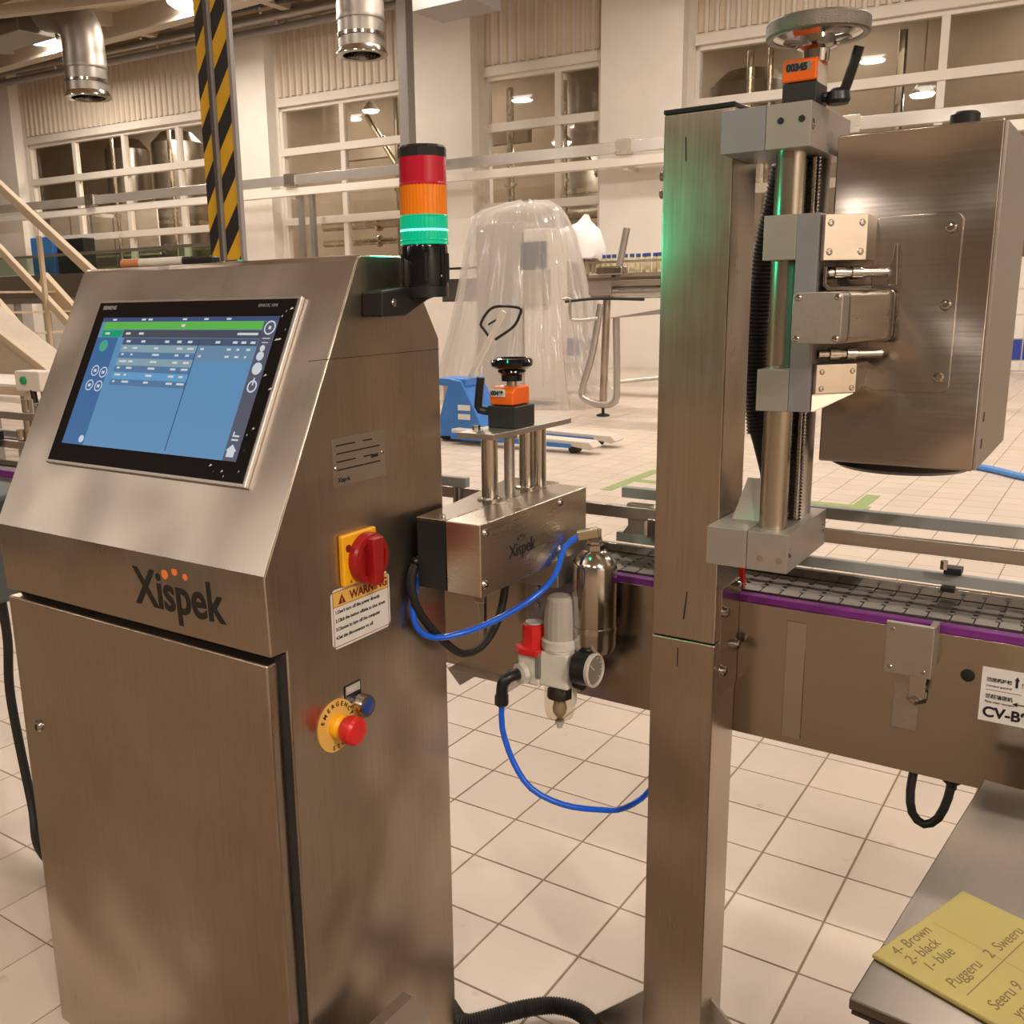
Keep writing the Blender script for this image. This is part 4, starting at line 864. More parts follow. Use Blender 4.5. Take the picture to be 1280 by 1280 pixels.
for t_, a0 in (('EMERGENCY', 155), ('STOP', 305)):
    st_ = 17.5 if t_[0] == 'E' else 18.0
    for k, ch in enumerate(t_):
        a = math.radians(a0-st_*k) if t_[0] == 'E' else math.radians(a0-50+st_*k)
        ca, sa = math.cos(a), math.sin(a); r_ = .036 if t_[0] == 'E' else .044
        pos = Vector((XC+.0034, 1.180+ca*r_, .834+sa*r_)); rt = (0, sa, -ca) if t_[0] == 'E' else (0, -sa, ca); up = (0, ca, sa) if t_[0] == 'E' else (0, -ca, -sa)
        text('stop_letter', ch, .0115, pos, rt, up, INK, es, .0003, ax='CENTER')
pb = part('push_button', MB().box(XC, XC+.0015, 1.206, 1.250, .862, .897), BLACK, cab, label='chrome ringed blue push button with name plate')
part('bezel', MB().lathe((XC, 1.240, .853), XR, [(.021, 0), (.021, .022), (.019, .026), (.015, .026)], 26), ST_P, pb)
part('blue_cap', MB().lathe((XC+.02, 1.240, .853), XR, [(.0155, 0), (.0155, .006), (.013, .0075)], 24), mat('navy_cap', (.015, .05, .22), .3), pb)
part('name_plate', MB().box(XC+.0015, XC+.0022, 1.209, 1.247, .880, .895), GREYK, pb); text('button_lettering', 'RESET', .009, (XC+.0024, 1.213, .884), YR, ZU, LABEL, pb)
# signal tower
TXc, TYc = -1.05, 1.416
tw = part('signal_tower', MB().prism([(1.297, 1.541), (1.30, 1.584), (1.375, 1.590), (1.462, 1.588), (1.462, 1.574), (1.43, 1.567), (1.365, 1.541)], 'x', XC, XC+.045), BLACK, cab, bev=.004, label='signal tower with red, amber and lit green lens on a black bracket')
part('bracket_plate', MB().cyl((TXc, TYc, 1.572), (TXc, TYc, 1.592), .041, seg=28), BLACK, tw)
sc = MB(); sc.screw((XC+.045, 1.33, 1.564), XR, .007, .003); each('bracket_screw', sc, ST_P, tw)
def ribbed(z0, z1, r, n=40, amp=.0008):
    mb = MB(); v = []
    for z in (z0, z1):
        for k in range(n*2):
            a = math.pi*k/n; rr = r+(amp if k % 2 else 0); v.append((TXc+rr*math.cos(a), TYc+rr*math.sin(a), z))
    m_ = 2*n; return mb.add(v, [(k, (k+1) % m_, m_+(k+1) % m_, m_+k) for k in range(m_)]+[tuple(range(m_-1, -1, -1)), tuple(range(m_, 2*m_))])
part('base', MB().lathe((TXc, TYc, 1.59), ZU, [(.041, 0), (.0415, .005), (.0405, .068), (.039, .072)], 36), BLACKG, tw)
bp_ = MB()
for a in (-2.2, -.9, .35): 
    x, y = TXc+.0408*math.cos(a), TYc+.0408*math.sin(a); bp_.bx((x, y, 1.622), (.006, .006, .05))
each('base_rib', bp_, BLACK, tw, bev=.002)
text('base_mark', 'e', .007, (TXc+.0425, TYc-.012, 1.606), YR, ZU, LABEL, tw)
part('green_lens', ribbed(1.664, 1.711, .041), GREEN_LIT, tw)
part('green_glow_band', MB().lathe((TXc, TYc, 1.6855), ZU, [(.0414, -.0022), (.0424, 0), (.0414, .0022)], 40), GREEN_CORE, tw)
gr_ = MB()
for z in (1.663, 1.669, 1.709): gr_.lathe((TXc, TYc, z), ZU, [(.042, -.0015), (.0428, 0), (.042, .0015)], 40)
part('green_lens_rim', gr_, GREEN_LIT, tw)
part('amber_lens', ribbed(1.711, 1.760, .0405), AMBER, tw)
part('red_lens', ribbed(1.760, 1.806, .0405, 14, .0004), REDL, tw)
part('red_lens_rim', MB().lathe((TXc, TYc, 1.762), ZU, [(.0408, -.003), (.0418, 0), (.0408, .003)], 40), REDL, tw)
part('cap', MB().lathe((TXc, TYc, 1.806), ZU, [(.0415, 0), (.0415, .015), (.039, .019), (.02, .0195)], 14), BLACK, tw, ang=15)
for dx, dy, e in ((.9, .43, 1.5), (-.93, -.35, .35)):       # the lit module throws green light to both sides
    gl = bpy.data.lights.new('green_lamp', 'AREA'); gl.shape = 'RECTANGLE'; gl.size = .05; gl.size_y = .04; gl.energy = e; gl.color = (.0, 1, .5)
    go = bpy.data.objects.new('green_lamp', gl); COL.objects.link(go); go.parent = tw
    go.location = Vector((TXc+dx*.046, TYc+dy*.046, 1.686))-OFF[tw.name]
    go.rotation_euler = Vector((dx, dy, -.12)).to_track_quat('-Z', 'Y').to_euler()

# things lying on top of the cabinet
mk = thing('marker_pen', 'marker pen with orange brown cap lying on the cabinet top', 'pen', (-1.43, 1.33, 1.645))
part('barrel', MB().cyl((-1.70, 1.315, 1.6535), (-1.58, 1.325, 1.6535), .0085, seg=14), WHITEP, mk); part('cap', MB().cyl((-1.752, 1.311, 1.6535), (-1.70, 1.315, 1.6535), .0092, seg=14), mat('orange_brown', (.5, .2, .08), .4), mk)
kn = thing('cutter_knife', 'black and silver cutter knife lying on the cabinet top beside the marker', 'knife', (-1.52, 1.33, 1.645))
part('handle', MB().bar((-1.575, 1.325, 1.652), (-1.49, 1.33, 1.652), .022, .013), BLACK, kn, bev=.003); part('blade', MB().bar((-1.575, 1.322, 1.6595), (-1.50, 1.327, 1.6595), .012, .002), ST_P, kn)
solo('pencil', MB().cyl((-1.70, 1.36, 1.6495), (-1.53, 1.37, 1.6495), .0045, seg=8), REDB, 'thin red tipped pencil lying behind the cutter knife', 'pencil')
ky = thing('key_ring', 'small bunch of shiny keys lying on the cabinet top', 'keys', (-1.45, 1.33, 1.645))
part('ring', MB().lathe((-1.47, 1.33, 1.6475), ZU, [(.013, -.001), (.013, .001), (.011, .001), (.011, -.001)], 18, close=False), ST_P, ky)
part('key', MB().bar((-1.46, 1.33, 1.648), (-1.415, 1.322, 1.648), .012, .0025), ST_P, ky); part('key', MB().bar((-1.46, 1.34, 1.650), (-1.42, 1.35, 1.647), .010, .0025), ST_M, ky)

# ================================================================== PUSHER HEAD BESIDE THE CABINET
BX0, BX1, BY0, BY1, BZ0, BZ1 = -1.074, -.932, 1.40, 1.81, 1.036, 1.173
XB = -1.008
ph = thing('pusher_head', 'stainless box with black front and rod-mounted orange position indicator, right of the cabinet', 'machine', (-1.0, 1.6, 1.0))
part('cover', MB().box(XB, BX1, BY0, BY1, BZ0, BZ1), steel('pusher_cover_steel', col=(.66, .58, .49), rough=.24, smudge=.08, brush=(.6, .6, 90), bump=.003), ph, bev=.0025)
part('black_housing', MB().box(BX0, XB-.002, BY0, BY1-.004, BZ0+.002, BZ1-.004), mat('satin_black', (.012, .013, .015), .4), ph, bev=.0015)
part('lid', MB().prism([(BX0, BY0), (XB-.0015, BY0), (XB-.0015, BY1+.02), (BX0-.06, BY1+.02), (BX0-.012, 1.54)], 'z', BZ1-.003, BZ1), ST_X, ph, bev=.001)
text('lettering', 'Xispek', .036, (BX1+.0006, 1.497, 1.088), YR, ZU, INK, ph, .0004, sx=.95)
dd_ = MB()
for y, z in ((1.529, 1.120), (1.540, 1.124), (1.551, 1.121)): dd_.lathe((BX1, y, z), XR, [(.003, 0), (.003, .0008)], 10)
each('lettering_dot', dd_, INK, ph)
sc = MB()
for y, z in ((1.416, 1.155), (1.412, 1.06), (1.694, 1.160), (1.694, 1.062)): sc.screw((BX1, y, z), XR, .009, .005)
each('cover_screw', sc, ST_P, ph)
sc = MB(); sc.screw((BX0+.052, 1.412, BZ1), ZU, .006, .008); sc.screw((BX0+.052, 1.60, BZ1), ZU, .006, .008); each('lid_screw', sc, ST_P, ph)
for y in (1.600, 1.745): 
    part('guide_rod', MB().cyl((-1.04, y, BZ1), (-1.04, y, 1.302), .0165, seg=24), ST_P, ph)
    part('rod_collar', MB().lathe((-1.04, y, BZ1), ZU, [(.026, 0), (.026, .003), (.018, .005)], 24), ST_P, ph)
part('guide_rod', MB().cyl((-1.025, 1.770, BZ1), (-1.025, 1.770, 1.302), .0155, seg=24), ST_P, ph)
part('lead_screw', MB().cyl((-1.04, 1.675, BZ1), (-1.04, 1.675, 1.30), .011, seg=18), ST_M, ph)
part('screw_nut', MB().cyl((-1.04, 1.675, 1.288), (-1.04, 1.675, 1.302), .017, seg=18), ALU, ph)
part('top_plate', MB().prism([(-1.078, 1.545), (-.994, 1.545), (-.985, 1.84), (-1.078, 1.84)], 'z', 1.302, 1.313), ST_M, ph, bev=.001)
part('plate_bolt', MB().cyl((-1.06, 1.585, 1.313), (-1.06, 1.585, 1.323), .008, seg=6), ST_P, ph)
IX, IY = -1.028, 1.668
part('indicator_base', MB().box(IX-.036, IX+.030, IY-.036, IY+.040, 1.313, 1.357), mat('charcoal_plastic', (.022, .022, .022), .5), ph, bev=.003)
pi_ = part('position_indicator', MB().prism([(IY-.032, 1.358), (IY+.034, 1.358), (IY+.034, 1.395), (IY-.016, 1.395), (IY-.032, 1.386)], 'x', IX-.034, IX+.022), ORANGE, ph, bev=.004, label='orange position indicator with counter window')
part('counter_window', MB().bar((IX-.028, IY-.0335, 1.383), (IX+.004, IY-.0335, 1.383), .002, .015), LABEL, pi_)
text('counter_digits', '00468', .0125, (IX-.027, IY-.0352, 1.3785), XR, ZU, INK, pi_, .0006, sx=.88)
part('spindle', MB().cyl((IX, IY, 1.39), (IX, IY, 1.412), .011, seg=16), ST_P, ph)
part('knob_hub', MB().lathe((IX, IY, 1.405), ZU, [(.021, 0), (.022, .012), (.024, .013), (.029, .018), (.026, .028)], 24), BLACKG, ph)
part('hand_knob', MB().lathe((IX, IY, 1.425), ZU, [(.012, 0), (.034, .004), (.042, .010), (.043, .018), (.040, .024), (.032, .026), (.026, .020), (.008, .020)], 32), BLACKG, ph, label='round black hand knob')
part('clamp_lever', MB().tube([(IX-.038, IY-.012, 1.343), (IX-.060, IY-.028, 1.347), (IX-.061, IY-.03, 1.365), (IX-.056, IY-.028, 1.412)], .0085, 10), BLACK, ph)
part('mount_bracket', MB().box(-1.06, -.94, 1.70, 1.83, .975, 1.034), ST_M, ph, bev=.002)
part('mount_plate', MB().box(-1.07, -.945, 1.790, 1.828, .83, .975), ALU_B, ph, bev=.002)
mbk = MB()
for x, z in ((-1.04, .94), (-1.01, .965), (-1.04, .90)): mbk.screw((x, 1.79, z), (0, -1, 0), .007, .006)
each('mount_screw', mbk, ST_P, ph)
part('cylinder_tie', MB().bar((-1.155, 1.74, .80), (-1.155, 1.74, .95), .016, .016), ST_P, ph, bev=.004)
part('cylinder_tie_clip', MB().bar((-1.155, 1.73, .90), (-1.155, 1.73, .97), .03, .012), ST_P, ph, bev=.004)
part('hose_fitting', MB().lathe((BX0, 1.415, 1.085), (-.6, -.8, 0), [(.011, 0), (.011, .010), (.008, .011), (.008, .018)], 12), BLACK, ph)
solo('sensor_cable', MB().tube([(-1.084, 1.404, 1.078), (-1.088, 1.395, 1.05), (-1.083, 1.40, 1.0), (-1.075, 1.43, .95), (-1.072, 1.48, .90), (-1.068, 1.53, .862), (-1.055, 1.58, .862), (-1.05, 1.63, .895), (-1.048, 1.66, .95), (-1.048, 1.675, 1.04)], .0085, 12), BLACKM, 'black cable looping under the pusher head', 'cable')

# air supply
tk_ = thing('air_canister', 'upright polished steel air canister left of the tall post', 'air tank', (-.884, 1.75, .83))
o = (-.884, 1.755, .83); part('can', MB().lathe(o, ZU, [(.02, 0), (.042, .006), (.047, .02), (.047, .19), (.044, .202), (.024, .222), (.02, .224)], 32), ST_P, tk_)
part('strap', MB().lathe(o, ZU, [(.0482, .05), (.0482, .062)], 32), ST_P, tk_)
part('neck', MB().lathe(o, ZU, [(.020, .222), (.020, .235), (.016, .238), (.016, .246), (.014, .25), (.014, .268)], 6), ST_P, tk_)
part('elbow_fitting', MB().bar((-.875, 1.755, 1.092), (-.915, 1.735, 1.084), .02, .022), mat('brass_nickel', (.6, .52, .4), .25, 1.), tk_, bev=.004)
part('tank_strut', MB().box(-.895, -.873, 1.80, 1.832, .86, .88), ST_M, tk_)
solo('air_hose', MB().tube([(-.912, 1.737, 1.083), (-.925, 1.70, 1.065), (-.915, 1.64, 1.02), (-.935, 1.585, .985), (-.985, 1.53, .948), (-1.035, 1.48, .926), (-1.068, 1.435, .925), (-1.084, 1.405, .95), (-1.090, 1.40, .99), (-1.089, 1.415, 1.04), (-1.082, 1.425, 1.065)], .0062, 12), BLUE, 'blue air hose swinging from the steel canister past the pusher head', 'hose')
fr = thing('air_regulator', 'air filter regulator with red valve, gauge and clear bowl below the pusher head', 'regulator', (-.946, 1.72, .66))
FX, FY = -.946, 1.72
part('body', MB().box(FX-.036, FX+.036, FY-.032, FY+.032, .756, .836), WHITEP, fr, bev=.006)
part('collar_ring', MB().lathe((FX, FY, .836), ZU, [(.036, 0), (.036, .004), (.039, .006), (.039, .022), (.035, .026)], 30), WHITEP, fr)
kp = MB(); prof = [(.034, .862), (.034, .89), (.032, .925), (.029, .948), (.022, .954)]
kp.lathe((FX, FY, 0), ZU, prof, 18); part('grey_knob', kp, GREYK, fr, ang=12)
part('body_band', MB().box(FX-.040, FX-.028, FY-.038, FY+.034, .772, .83), mat('taupe_clip', (.17, .16, .14), .5), fr, bev=.003)
part('bowl', MB().lathe((FX, FY, 0), ZU, [(.033, .758), (.033, .70), (.028, .682), (.012, .672)], 28), BOWL, fr)
part('bowl_deflector', MB().lathe((FX, FY, 0), ZU, [(.012, .765), (.026, .745), (.028, .727), (.02, .727)], 12), BLACK, fr)
part('bowl_element', MB().lathe((FX, FY, 0), ZU, [(.010, .727), (.016, .70), (.014, .69), (.006, .678)], 14), mat('amber_grey', (.35, .27, .17), .5), fr)
part('drain', MB().lathe((FX, FY, 0), ZU, [(.010, .672), (.010, .664), (.006, .662), (.006, .655)], 12), GREYK, fr)
part('bowl_guard', MB().box(FX+.033, FX+.037, FY-.01, FY+.01, .715, .77), WHITEP, fr, bev=.002)
VX, VY = -1.004, 1.712
part('valve_body', MB().box(VX-.028, VX+.026, VY-.026, VY+.028, .752, .822), WHITEP, fr, bev=.006)
part('valve_port', MB().lathe((VX-.012, VY-.026, .778), (-.35, -.94, 0), [(.024, 0), (.024, .012), (.016, .014)], 8), WHITEP, fr)
part('red_valve_base', MB().prism([(VX-.038, VY-.02), (VX-.02, VY-.034), (VX+.022, VY-.034), (VX+.038, VY-.016), (VX+.038, VY+.02), (VX+.02, VY+.034), (VX-.02, VY+.034), (VX-.038, VY+.02)], 'z', .820, .836), REDB, fr, bev=.003)
part('red_valve_knob', MB().lathe((VX, VY, 0), ZU, [(.027, .834), (.026, .875), (.024, .884), (.018, .886)], 9), REDB, fr, ang=12)
part('valve_cap', MB().lathe((VX, VY, .8862), ZU, [(.020, 0), (.019, .003), (.01, .0035)], 16), GREYK, fr)
part('elbow', MB().tube([(VX-.018, VY-.04, .778), (VX-.028, VY-.062, .776), (VX-.036, VY-.072, .762), (VX-.038, VY-.074, .735)], .013, 12, step=.004), BLACK, fr)
part('elbow_collar', MB().lathe((VX-.038, VY-.074, .738), (0, 0, -1), [(.0155, 0), (.0155, .020), (.012, .024)], 8), BLACK, fr)
GX = FX+.036
part('gauge_stem', MB().cyl((GX, FY-.008, .802), (GX+.016, FY-.012, .806), .018, seg=14), WHITEP, fr)
part('gauge_case', MB().cyl((GX+.012, FY-.014, .808), (GX+.050, FY-.014, .810), .0345, seg=28), BLACK, fr)
gd = Vector((1, -.08, .05)).normalized(); gc = Vector((GX+.050, FY-.014, .810))
part('gauge_rim', MB().lathe(gc, gd, [(.035, -.002), (.036, .006), (.032, .008), (.030, .003)], 28, close=False), mat('clear_rim', (.55, .5, .44), .2), fr)
part('gauge_dial', MB().lathe(gc, gd, [(.031, 0), (.031, .002)], 28), mat('dial_face', (.22, .19, .16), .4), fr)
gm = MB()
for k in range(9):
    a = math.radians(-135+k*33.75); up = Vector((0, 0, 1)); sdv = up.cross(gd).normalized(); upp = gd.cross(sdv)
    c = gc+gd*.0024+sdv*math.sin(a)*.025+upp*math.cos(a)*.025; gm.bar(c, c+(c-gc-gd*.0024)*.14, .002, .0006, gd)
gm.bar(gc+gd*.0028, gc+gd*.0028+sdv*-.014+upp*.014, .002, .0006, gd)
part('gauge_marks', gm, LABEL, fr)
part('drain_port', MB().cyl((FX+.034, FY, .768), (FX+.06, FY-.008, .768), .012, seg=12), BLACK, fr)
part('wall_plate', MB().box(FX-.09, FX+.05, FY+.034, 1.83, .80, .84), mat('dark_bracket', (.05, .045, .04), .5), fr, bev=.002)
part('knob_fitting', MB().cyl((FX+.045, FY+.03, .90), (FX+.045, FY+.03, .945), .015, seg=10), BLACK, fr)
solo('air_hose', MB().tube([(VX-.038, VY-.074, .716), (VX-.037, VY-.074, .66), (VX-.012, VY-.072, .59), (VX+.03, VY-.066, .535), (-.914, 1.68, .499), (-.857, 1.74, .476), (-.828, 1.80, .46), (-.799, 1.87, .479), (-.775, 1.91, .56), (-.765, 1.92, .72)], .0066, 12), BLUE, 'blue air hose hanging in a long bow from the regulator to behind the post', 'hose')

# ================================================================== TALL POST
PX0, PX1, PY0, PY1 = -.731, -.604, 1.704, 1.830
po = thing('support_post', 'tall square stainless post with pen marks, centre right in front of the conveyor', 'post', (-.667, 1.767, 0))
part('lower_tube', MB().box(PX0-.001, PX1+.001, PY0-.001, PY1-.001, FZ+.012, .913), ST_V, po, bev=.003)
part('upper_tube', MB().box(PX0, PX1, PY0, PY1, .915, 1.876), ST_V, po, bev=.003)
part('top_cap', MB().box(PX0-.001, PX1+.001, PY0-.001, PY1+.001, 1.876, 1.884), BLACK, po, bev=.002)
part('base_plate', MB().box(PX0-.012, PX1+.012, PY0-.012, PY1+.012, FZ, FZ+.012), ST_M, po, bev=.002)
part('gusset', MB().prism([(PX1, FZ+.012), (PX1+.13, FZ+.012), (PX1+.13, FZ+.02), (PX1, .098)], 'y', 1.765, 1.773), ST_M, po, bev=.001)
part('gusset', MB().prism([(PX0, FZ+.012), (PX0-.13, FZ+.012), (PX0-.13, FZ+.02), (PX0, .098)], 'y', 1.715, 1.723), ST_M, po, bev=.001)
part('side_flange', MB().box(PX1-.001, PX1+.004, PY0+.022, PY1-.002, .80, 1.02), ST_X, po, bev=.001)
def hexbolt(mb, c, ax, r=.011): return mb.lathe(c, ax, [(r*1.25, 0), (r*1.25, .002), (r, .002), (r, .009), (r*.6, .011), (r*.55, .006), (.001, .006)], 14)
for y, z in ((1.806, 1.005), (1.736, .972), (1.806, .885), (1.736, .852)): part('bolt', hexbolt(MB(), (PX1+.004, y, z), XR), ST_P, po)
for z in (1.745, 1.775): part('bolt', hexbolt(MB(), (PX0, 1.72, z), (-1, 0, 0), .009), ST_P, po)
pm = MB()
pm.prism([(-.689, 1.795), (-.687, 1.795), (-.6885, 1.835), (-.6905, 1.835)], 'y', PY0-.0006, PY0-.0001)
pm.prism([(-.668, .956), (-.665, .956), (-.660, 1.012), (-.662, 1.012)], 'y', PY0-.0006, PY0-.0001)
pm.prism([(-.677, .858), (-.675, .858), (-.675, .896), (-.677, .896)], 'y', PY0-.0016, PY0-.0011)
each('pen_mark', pm, INK, po)

# ================================================================== LIFTING SLIDE ON THE POST
sd = thing('lifting_slide', 'vertical slide with two rods, lead screw and aluminium handwheel beside the tall post', 'slide', (-.52, 1.76, 1.09))
for z0, z1, nm in ((1.791, 1.859, 'upper'), (1.092, 1.161, 'lower')):
    part('end_bracket', MB().box(-.603, -.5305, 1.64, 1.80, z0, z1), ALU_B if z0 > 1.5 else ALU, sd, bev=.001)
    eb = part('end_block', MB().box(-.5295, -.459, 1.64, 1.885, z0, z1), ALU, sd, bev=.001)
    hl = MB()
    for x in (-.506, -.473): hl.lathe((x, 1.6397, (z0+z1)/2 + (.008 if z0 > 1.5 else -.012)), (0, -1, 0), [(.0052, 0), (.0052, .0008)], 14)
    each('hole', hl, INK if z0 > 1.5 else ST_P, eb)
    sc = MB()
    for y in (1.655, 1.862): sc.screw((-.459, y, (z0+z1)/2), XR, .009, .002)
    each('block_screw', sc, ST_P, eb)
part('maker_label', MB().box(-.459, -.4586, 1.735, 1.775, 1.803, 1.826), PLATE, sd)
for y in (1.685, 1.835): part('rod', MB().cyl((-.500, y, 1.161), (-.500, y, 1.791), .0235, seg=28), steel('rod_chrome', col=(.50, .46, .38), rough=.2, brush=(1, 1, 1)) if y < 1.7 else ST_M, sd)
ls = MB(); v = []; n = int((1.791-1.161)/.002)
ls.lathe((-.484, 1.762, 1.161), ZU, [(.0120 if k % 2 else .0088, k*.0030) for k in range(210)], 14)
part('lead_screw', ls, ST_P, sd, ang=20)
part('inner_dark_strip', MB().box(-.527, -.51, 1.71, 1.81, 1.165, 1.788), DARK, sd)  # near-black strip between the rods
part('wedge', MB().prism([(1.80, 1.161), (1.72, 1.161), (1.80, 1.225)], 'x', -.585, -.53), WHITEP, sd)
# carriage
for z0, z1 in ((1.618, 1.688), (1.374, 1.443)): part('carriage_block', MB().box(-.519, -.4665, 1.62, 1.72, z0, z1), ALU, sd, bev=.001)
part('carriage_plate', MB().box(-.466, -.432, 1.62, 1.74, 1.375, 1.688), ALU_B, sd, bev=.001)
# handwheel, indicator, lever
WX, WY = -.474, 1.705
hw = part('handwheel', MB().lathe((WX, WY, 1.963), ZU, [(.068, 0), (.077, -.001), (.079, .002), (.079, .021), (.077, .024), (.068, .022)], 48, close=False), steel('knurled_alu', col=(.22, .195, .165), rough=.35, brush=(90, 90, 90), bump=.5), sd, label='aluminium handwheel')
spk = MB()
for k in range(3):
    a = k*2*math.pi/3+.6; spk.bar((WX+.012*math.cos(a), WY+.012*math.sin(a), 1.958), (WX+.072*math.cos(a), WY+.072*math.sin(a), 1.970), .022, .008)
each('spoke', spk, ST_P, hw, bev=.002)
part('web', MB().lathe((WX, WY, 1.962), ZU, [(.07, .003), (.052, -.004), (.052, 0), (.07, .007)], 40, close=False), ST_P, hw)
part('hub', MB().lathe((WX, WY, 1.925), ZU, [(.011, -.028), (.011, 0), (.020, 0), (.021, .018), (.030, .022), (.026, .045)], 28), ST_P, hw)
part('indicator_base', MB().box(-.516, -.462, 1.672, 1.735, 1.859, 1.893), mat('charcoal_plastic_b', (.02, .02, .02), .5), sd, bev=.002)
pi2 = part('position_indicator', MB().prism([(1.670, 1.894), (1.737, 1.894), (1.737, 1.929), (1.678, 1.929), (1.670, 1.924)], 'x', -.517, -.463), ORANGE, sd, bev=.003, label='orange position indicator under the handwheel')
part('indicator_side', MB().box(-.463, -.4622, 1.676, 1.733, 1.866, 1.922), mat('pale_side', (.55, .47, .38), .25), pi2)  # pale opaque sheet on the indicator's right side
text('counter_digits', '00345', .0145, (-.510, 1.6694, 1.9105), XR, ZU, INK, pi2, .0009, sx=.9)
part('counter_window', MB().box(-.511, -.472, 1.6697, 1.6702, 1.9095, 1.9225), mat('window_grey', (.25, .22, .18), .3), pi2)
part('clamp_lever', MB().tube([(-.462, 1.71, 1.872), (-.436, 1.71, 1.874), (-.428, 1.71, 1.882), (-.409, 1.705, 1.94)], .008, 10, step=.006), BLACK, sd)
part('lever_hub', MB().lathe((-.438, 1.71, 1.859), ZU, [(.016, 0), (.019, .006), (.017, .018), (.010, .024)], 20), BLACK, sd)

# ================================================================== INSPECTION HEAD
HX0, HX1, HY0, HY1, HZ0, HZ1 = -.443, -.200, 1.742, 2.125, 1.277, 1.816
ih = thing('inspection_head', 'large stainless inspection head box hanging over the conveyor on the right', 'machine', (-.32, 1.93, 1.24))
part('housing', MB().box(HX0, HX1-.002, HY0, HY1, HZ0, HZ1), ST_HEAD, ih, bev=.003)
part('side_cover', MB().box(HX1-.002, HX1+.003, HY0+.004, HY1-.003, HZ0+.002, HZ1-.003), ST_M, ih, bev=.001)
sl_ = MB()
for z in (1.318, 1.362): sl_.box(HX1+.003, HX1+.0034, HY0+.035, HY0+.05, z-.008, z+.008)
each('side_slot', sl_, INK, ih)
def rrect(x0, x1, z0, z1, r):
    p = []
    for cx, cz, a0 in ((x1-r, z0+r, -90), (x1-r, z1-r, 0), (x0+r, z1-r, 90), (x0+r, z0+r, 180)):
        for k in range(5): a = math.radians(a0+k*22.5); p.append((cx+r*math.cos(a), cz+r*math.sin(a)))
    return p
part('access_plate', MB().prism(rrect(-.375, -.246, 1.404, 1.684, .012), 'y', HY0-.004, HY0), ST_HEAD, ih, bev=.0012)
for x, z in ((-.262, 1.66), (-.2605, 1.542), (-.262, 1.427)): part('plate_screw', MB().screw((x, HY0-.004, z), (0, -1, 0), .0085, .006), ST_P, ih)
part('light_hood', MB().lathe((-.335, 1.90, 1.277), (0, 0, -1), [(.125, 0), (.125, .016), (.11, .024), (.05, .024)], 40), BLACK, ih)
part('cable_entry', MB().lathe((-.268, 1.82, HZ1), ZU, [(.022, 0), (.022, .022), (.018, .026)], 20), BLACK, ih)
def slantbox(x0, x1, z0, z1, ya, yb, sh):
    mb = MB(); n = 5; pa = rrect(x0, x1, z0, z1, .009); ra, rb = sh(ya), sh(yb); k = len(pa)
    return mb.add([(x+ra, ya, z) for x, z in pa]+[(x+rb, yb, z) for x, z in pa], [tuple(range(k)), tuple(range(2*k-1, k-1, -1))]+[(i, (i+1) % k, k+(i+1) % k, k+i) for i in range(k)])
shf = lambda y: (y-1.55)*.20
jb = part('junction_box', slantbox(-.446, -.372, 1.489, 1.567, 1.578, 1.735, shf), ST_B, ih, ang=50)
part('box_lid', slantbox(-.446, -.372, 1.489, 1.567, 1.548, 1.572, shf), ST_M, jb, bev=.0015, ang=50)
part('lid_seal', slantbox(-.443, -.375, 1.492, 1.564, 1.571, 1.579, shf), BLACKM, jb, ang=50)
sc = MB()
for x in (-.438, -.380):
    for z in (1.497, 1.559): sc.screw((x, 1.548, z), (0, -1, 0), .005, .002)
each('lid_screw', sc, ST_P, jb)
part('box_flange', slantbox(-.449, -.369, 1.486, 1.570, 1.715, 1.722, shf), ST_P, jb, ang=50)
ub = part('upper_bracket', MB().prism([(-.432, 1.632), (-.424, 1.624), (-.372, 1.676), (-.372, 1.742), (-.432, 1.742)], 'z', 1.615, 1.685), ST_B, ih, bev=.001)
lb_ = part('lower_bracket', MB().prism([(-.432, 1.632), (-.424, 1.624), (-.374, 1.674), (-.374, 1.742), (-.432, 1.742)], 'z', 1.405, 1.452), ST_B, ih, bev=.001)
part('bracket_rib', MB().add([(-.430, 1.628, 1.376), (-.424, 1.626, 1.376), (-.376, 1.674, 1.404), (-.376, 1.70, 1.404), (-.430, 1.628, 1.404), (-.430, 1.70, 1.404)], [(0, 1, 2), (0, 1, 2, 4), (0, 4, 5), (0, 5, 3, 2), (2, 3, 5, 4)]), ST_B, lb_)
dn = Vector((.7, -.72, 0)).normalized()
sc = MB()
for p in ((-.418, 1.632), (-.380, 1.670)):
    for z in (1.628, 1.672): sc.screw(Vector((*p, z)), dn, .006, .003)
each('bracket_screw', sc, ST_P, ub)
sc = MB()
for p in ((-.418, 1.632), (-.380, 1.670)):
    for z in (1.413, 1.440): sc.screw(Vector((*p, z)), dn, .005, .003)
each('bracket_screw', sc, ST_P, lb_)
part('tension_bolt', MB().lathe((-.430, 1.648, 1.596), (.8, .6, 0), [(.007, 0), (.007, .018), (.0105, .018), (.0105, .034), (.0075, .034), (.0075, .046), (.0105, .046), (.0105, .062), (.007, .062), (.007, .105)], 14), ST_P, ih)
part('angle_bracket', MB().prism([(-.424, 1.606), (-.424, 1.576), (-.416, 1.569), (-.352, 1.569), (-.352, 1.574), (-.413, 1.574), (-.419, 1.58), (-.419, 1.606)], 'y', 1.63, 1.70), ST_P, ih, bev=.001)
part('lower_bolt', MB().lathe((-.430, 1.648, 1.467), (.8, .6, 0), [(.007, 0), (.007, .018), (.0105, .018), (.0105, .034), (.0075, .034), (.0075, .046), (.0105, .046), (.0105, .062), (.007, .062), (.007, .105)], 14), ST_P, ih)
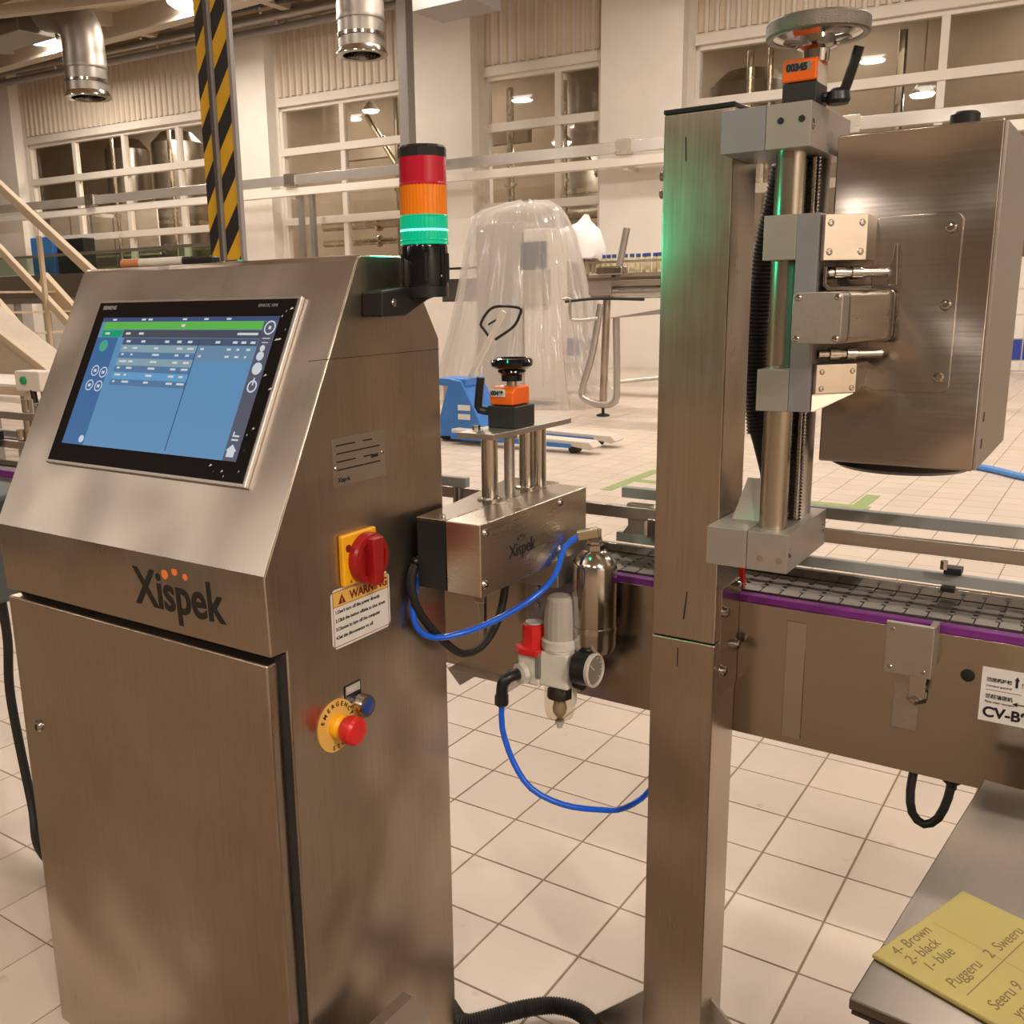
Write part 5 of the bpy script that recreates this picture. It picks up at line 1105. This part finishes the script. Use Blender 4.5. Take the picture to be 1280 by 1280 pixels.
part('hinge_pin', MB().prism([(-.345, 1.575), (-.338, 1.64), (-.334, 1.64), (-.331, 1.575)], 'y', 1.715, 1.735), ST_P, ih, bev=.001)
ch = thing('corrugated_hose', 'black corrugated cable hose hanging between the post and the slide rods', 'hose', (-.6, 1.94, 1.1))
part('sleeve', MB().tube([(-.585, 1.93, 1.80), (-.600, 1.94, 1.73), (-.617, 1.95, 1.66), (-.624, 1.95, 1.58), (-.628, 1.95, 1.48), (-.626, 1.95, 1.38), (-.616, 1.95, 1.29)], .021, 16, corr=.003, pitch=.0075), BLACKM, ch, ang=60)
part('cable_end', MB().tube([(-.616, 1.95, 1.30), (-.600, 1.95, 1.25), (-.585, 1.945, 1.19), (-.60, 1.93, 1.13), (-.63, 1.91, 1.09)], .020, 14), BLACKM, ch)
solo('ribbed_floor_hose', MB().tube([(-1.25, 1.63, -.03), (-1.14, 1.56, -.03), (-1.09, 1.54, -.028), (-1.04, 1.585, -.022), (-.99, 1.645, -.018), (-.937, 1.69, -.018), (-.875, 1.70, -.02), (-.825, 1.67, -.026), (-.80, 1.60, -.03), (-.82, 1.48, -.03)], .017, 14, corr=.003, pitch=.006), BLACKM, 'black corrugated hose lying on the floor between cabinet and post', 'hose', ang=60)

# ================================================================== CONSOLE WITH THE NOTE
CR = math.radians(-5.2); CO = Vector((-.201, 1.074, 0))
cr_ = Vector((math.cos(CR), math.sin(CR), 0)); cf_ = Vector((-math.sin(CR), math.cos(CR), 0))
ck = thing('steel_console', 'stainless console top at the lower right carrying a yellow note', 'cabinet', CO, rz=CR)
part('top', MB().box(0, .9, 0, .675, .735, .750), ST_C, ck, bev=.002)
part('body', MB().box(.02, .88, .012, .65, .05, .735), ST_C, ck, bev=.004)
part('front_slot', MB().box(.004, .09, -.0008, .002, .731, .7345), DARK, ck)
for x in (.06, .84):
    for y in (.06, .6): part('foot', MB().cyl((x, y, FZ), (x, y, .05), .025, seg=14), BLACKM, ck)
NO = Vector((-.195, 1.164, .750)); na = Vector((.0735, .206, 0)).normalized(); nb = Vector((na.y, -na.x, 0))
nt_ = thing('yellow_note', 'yellow folded note pad with handwriting lying on the steel console', 'note', NO)
def npnt(a, b, h): return NO+na*a+nb*b+Vector((0, 0, h))
def nslab(a0, a1, b0, b1, h0, h1):
    v = [npnt(a, b, h) for h in (h0, h1) for a in (a0, a1) for b in (b0, b1)]; return MB().add(v, [(0, 1, 3, 2), (4, 6, 7, 5), (0, 4, 5, 1), (2, 3, 7, 6), (0, 2, 6, 4), (1, 5, 7, 3)])
part('pad', nslab(0, .219, 0, .24, 0, .005), NOTE, nt_, bev=.001)
part('top_sheet', nslab(.001, .218, .002, .24, .0052, .0056), NOTE, nt_)
cr2 = MB(); v = [npnt(.118, .012, .0057), npnt(.120, .012, .0057), npnt(.112, .24, .0057), npnt(.110, .24, .0057)]
part('crease', MB().add(v, [(0, 1, 2, 3)]), mat('note_fold', (.35, .28, .08), .7), nt_)
for s_, b, a in (('4- Brown', .022, .022), ('2- black', .042, .020), ('1- blue', .062, .026), ('Puggeru', .094, .020), ('2  Sweeru', .094, .108), ('Seeru 9', .142, .022), ('yomuu', .165, .03)):
    text('handwriting', s_, .021, npnt(a, b, .0058), na, -nb, INKB, nt_, 0, .0001, shear=.25)
lnm = MB(); lnm.add([npnt(.02, .108, .0058), npnt(.2, .100, .0058), npnt(.2, .1012, .0058), npnt(.02, .1092, .0058)], [(0, 1, 2, 3)]); part('pen_line', lnm, INKB, nt_)
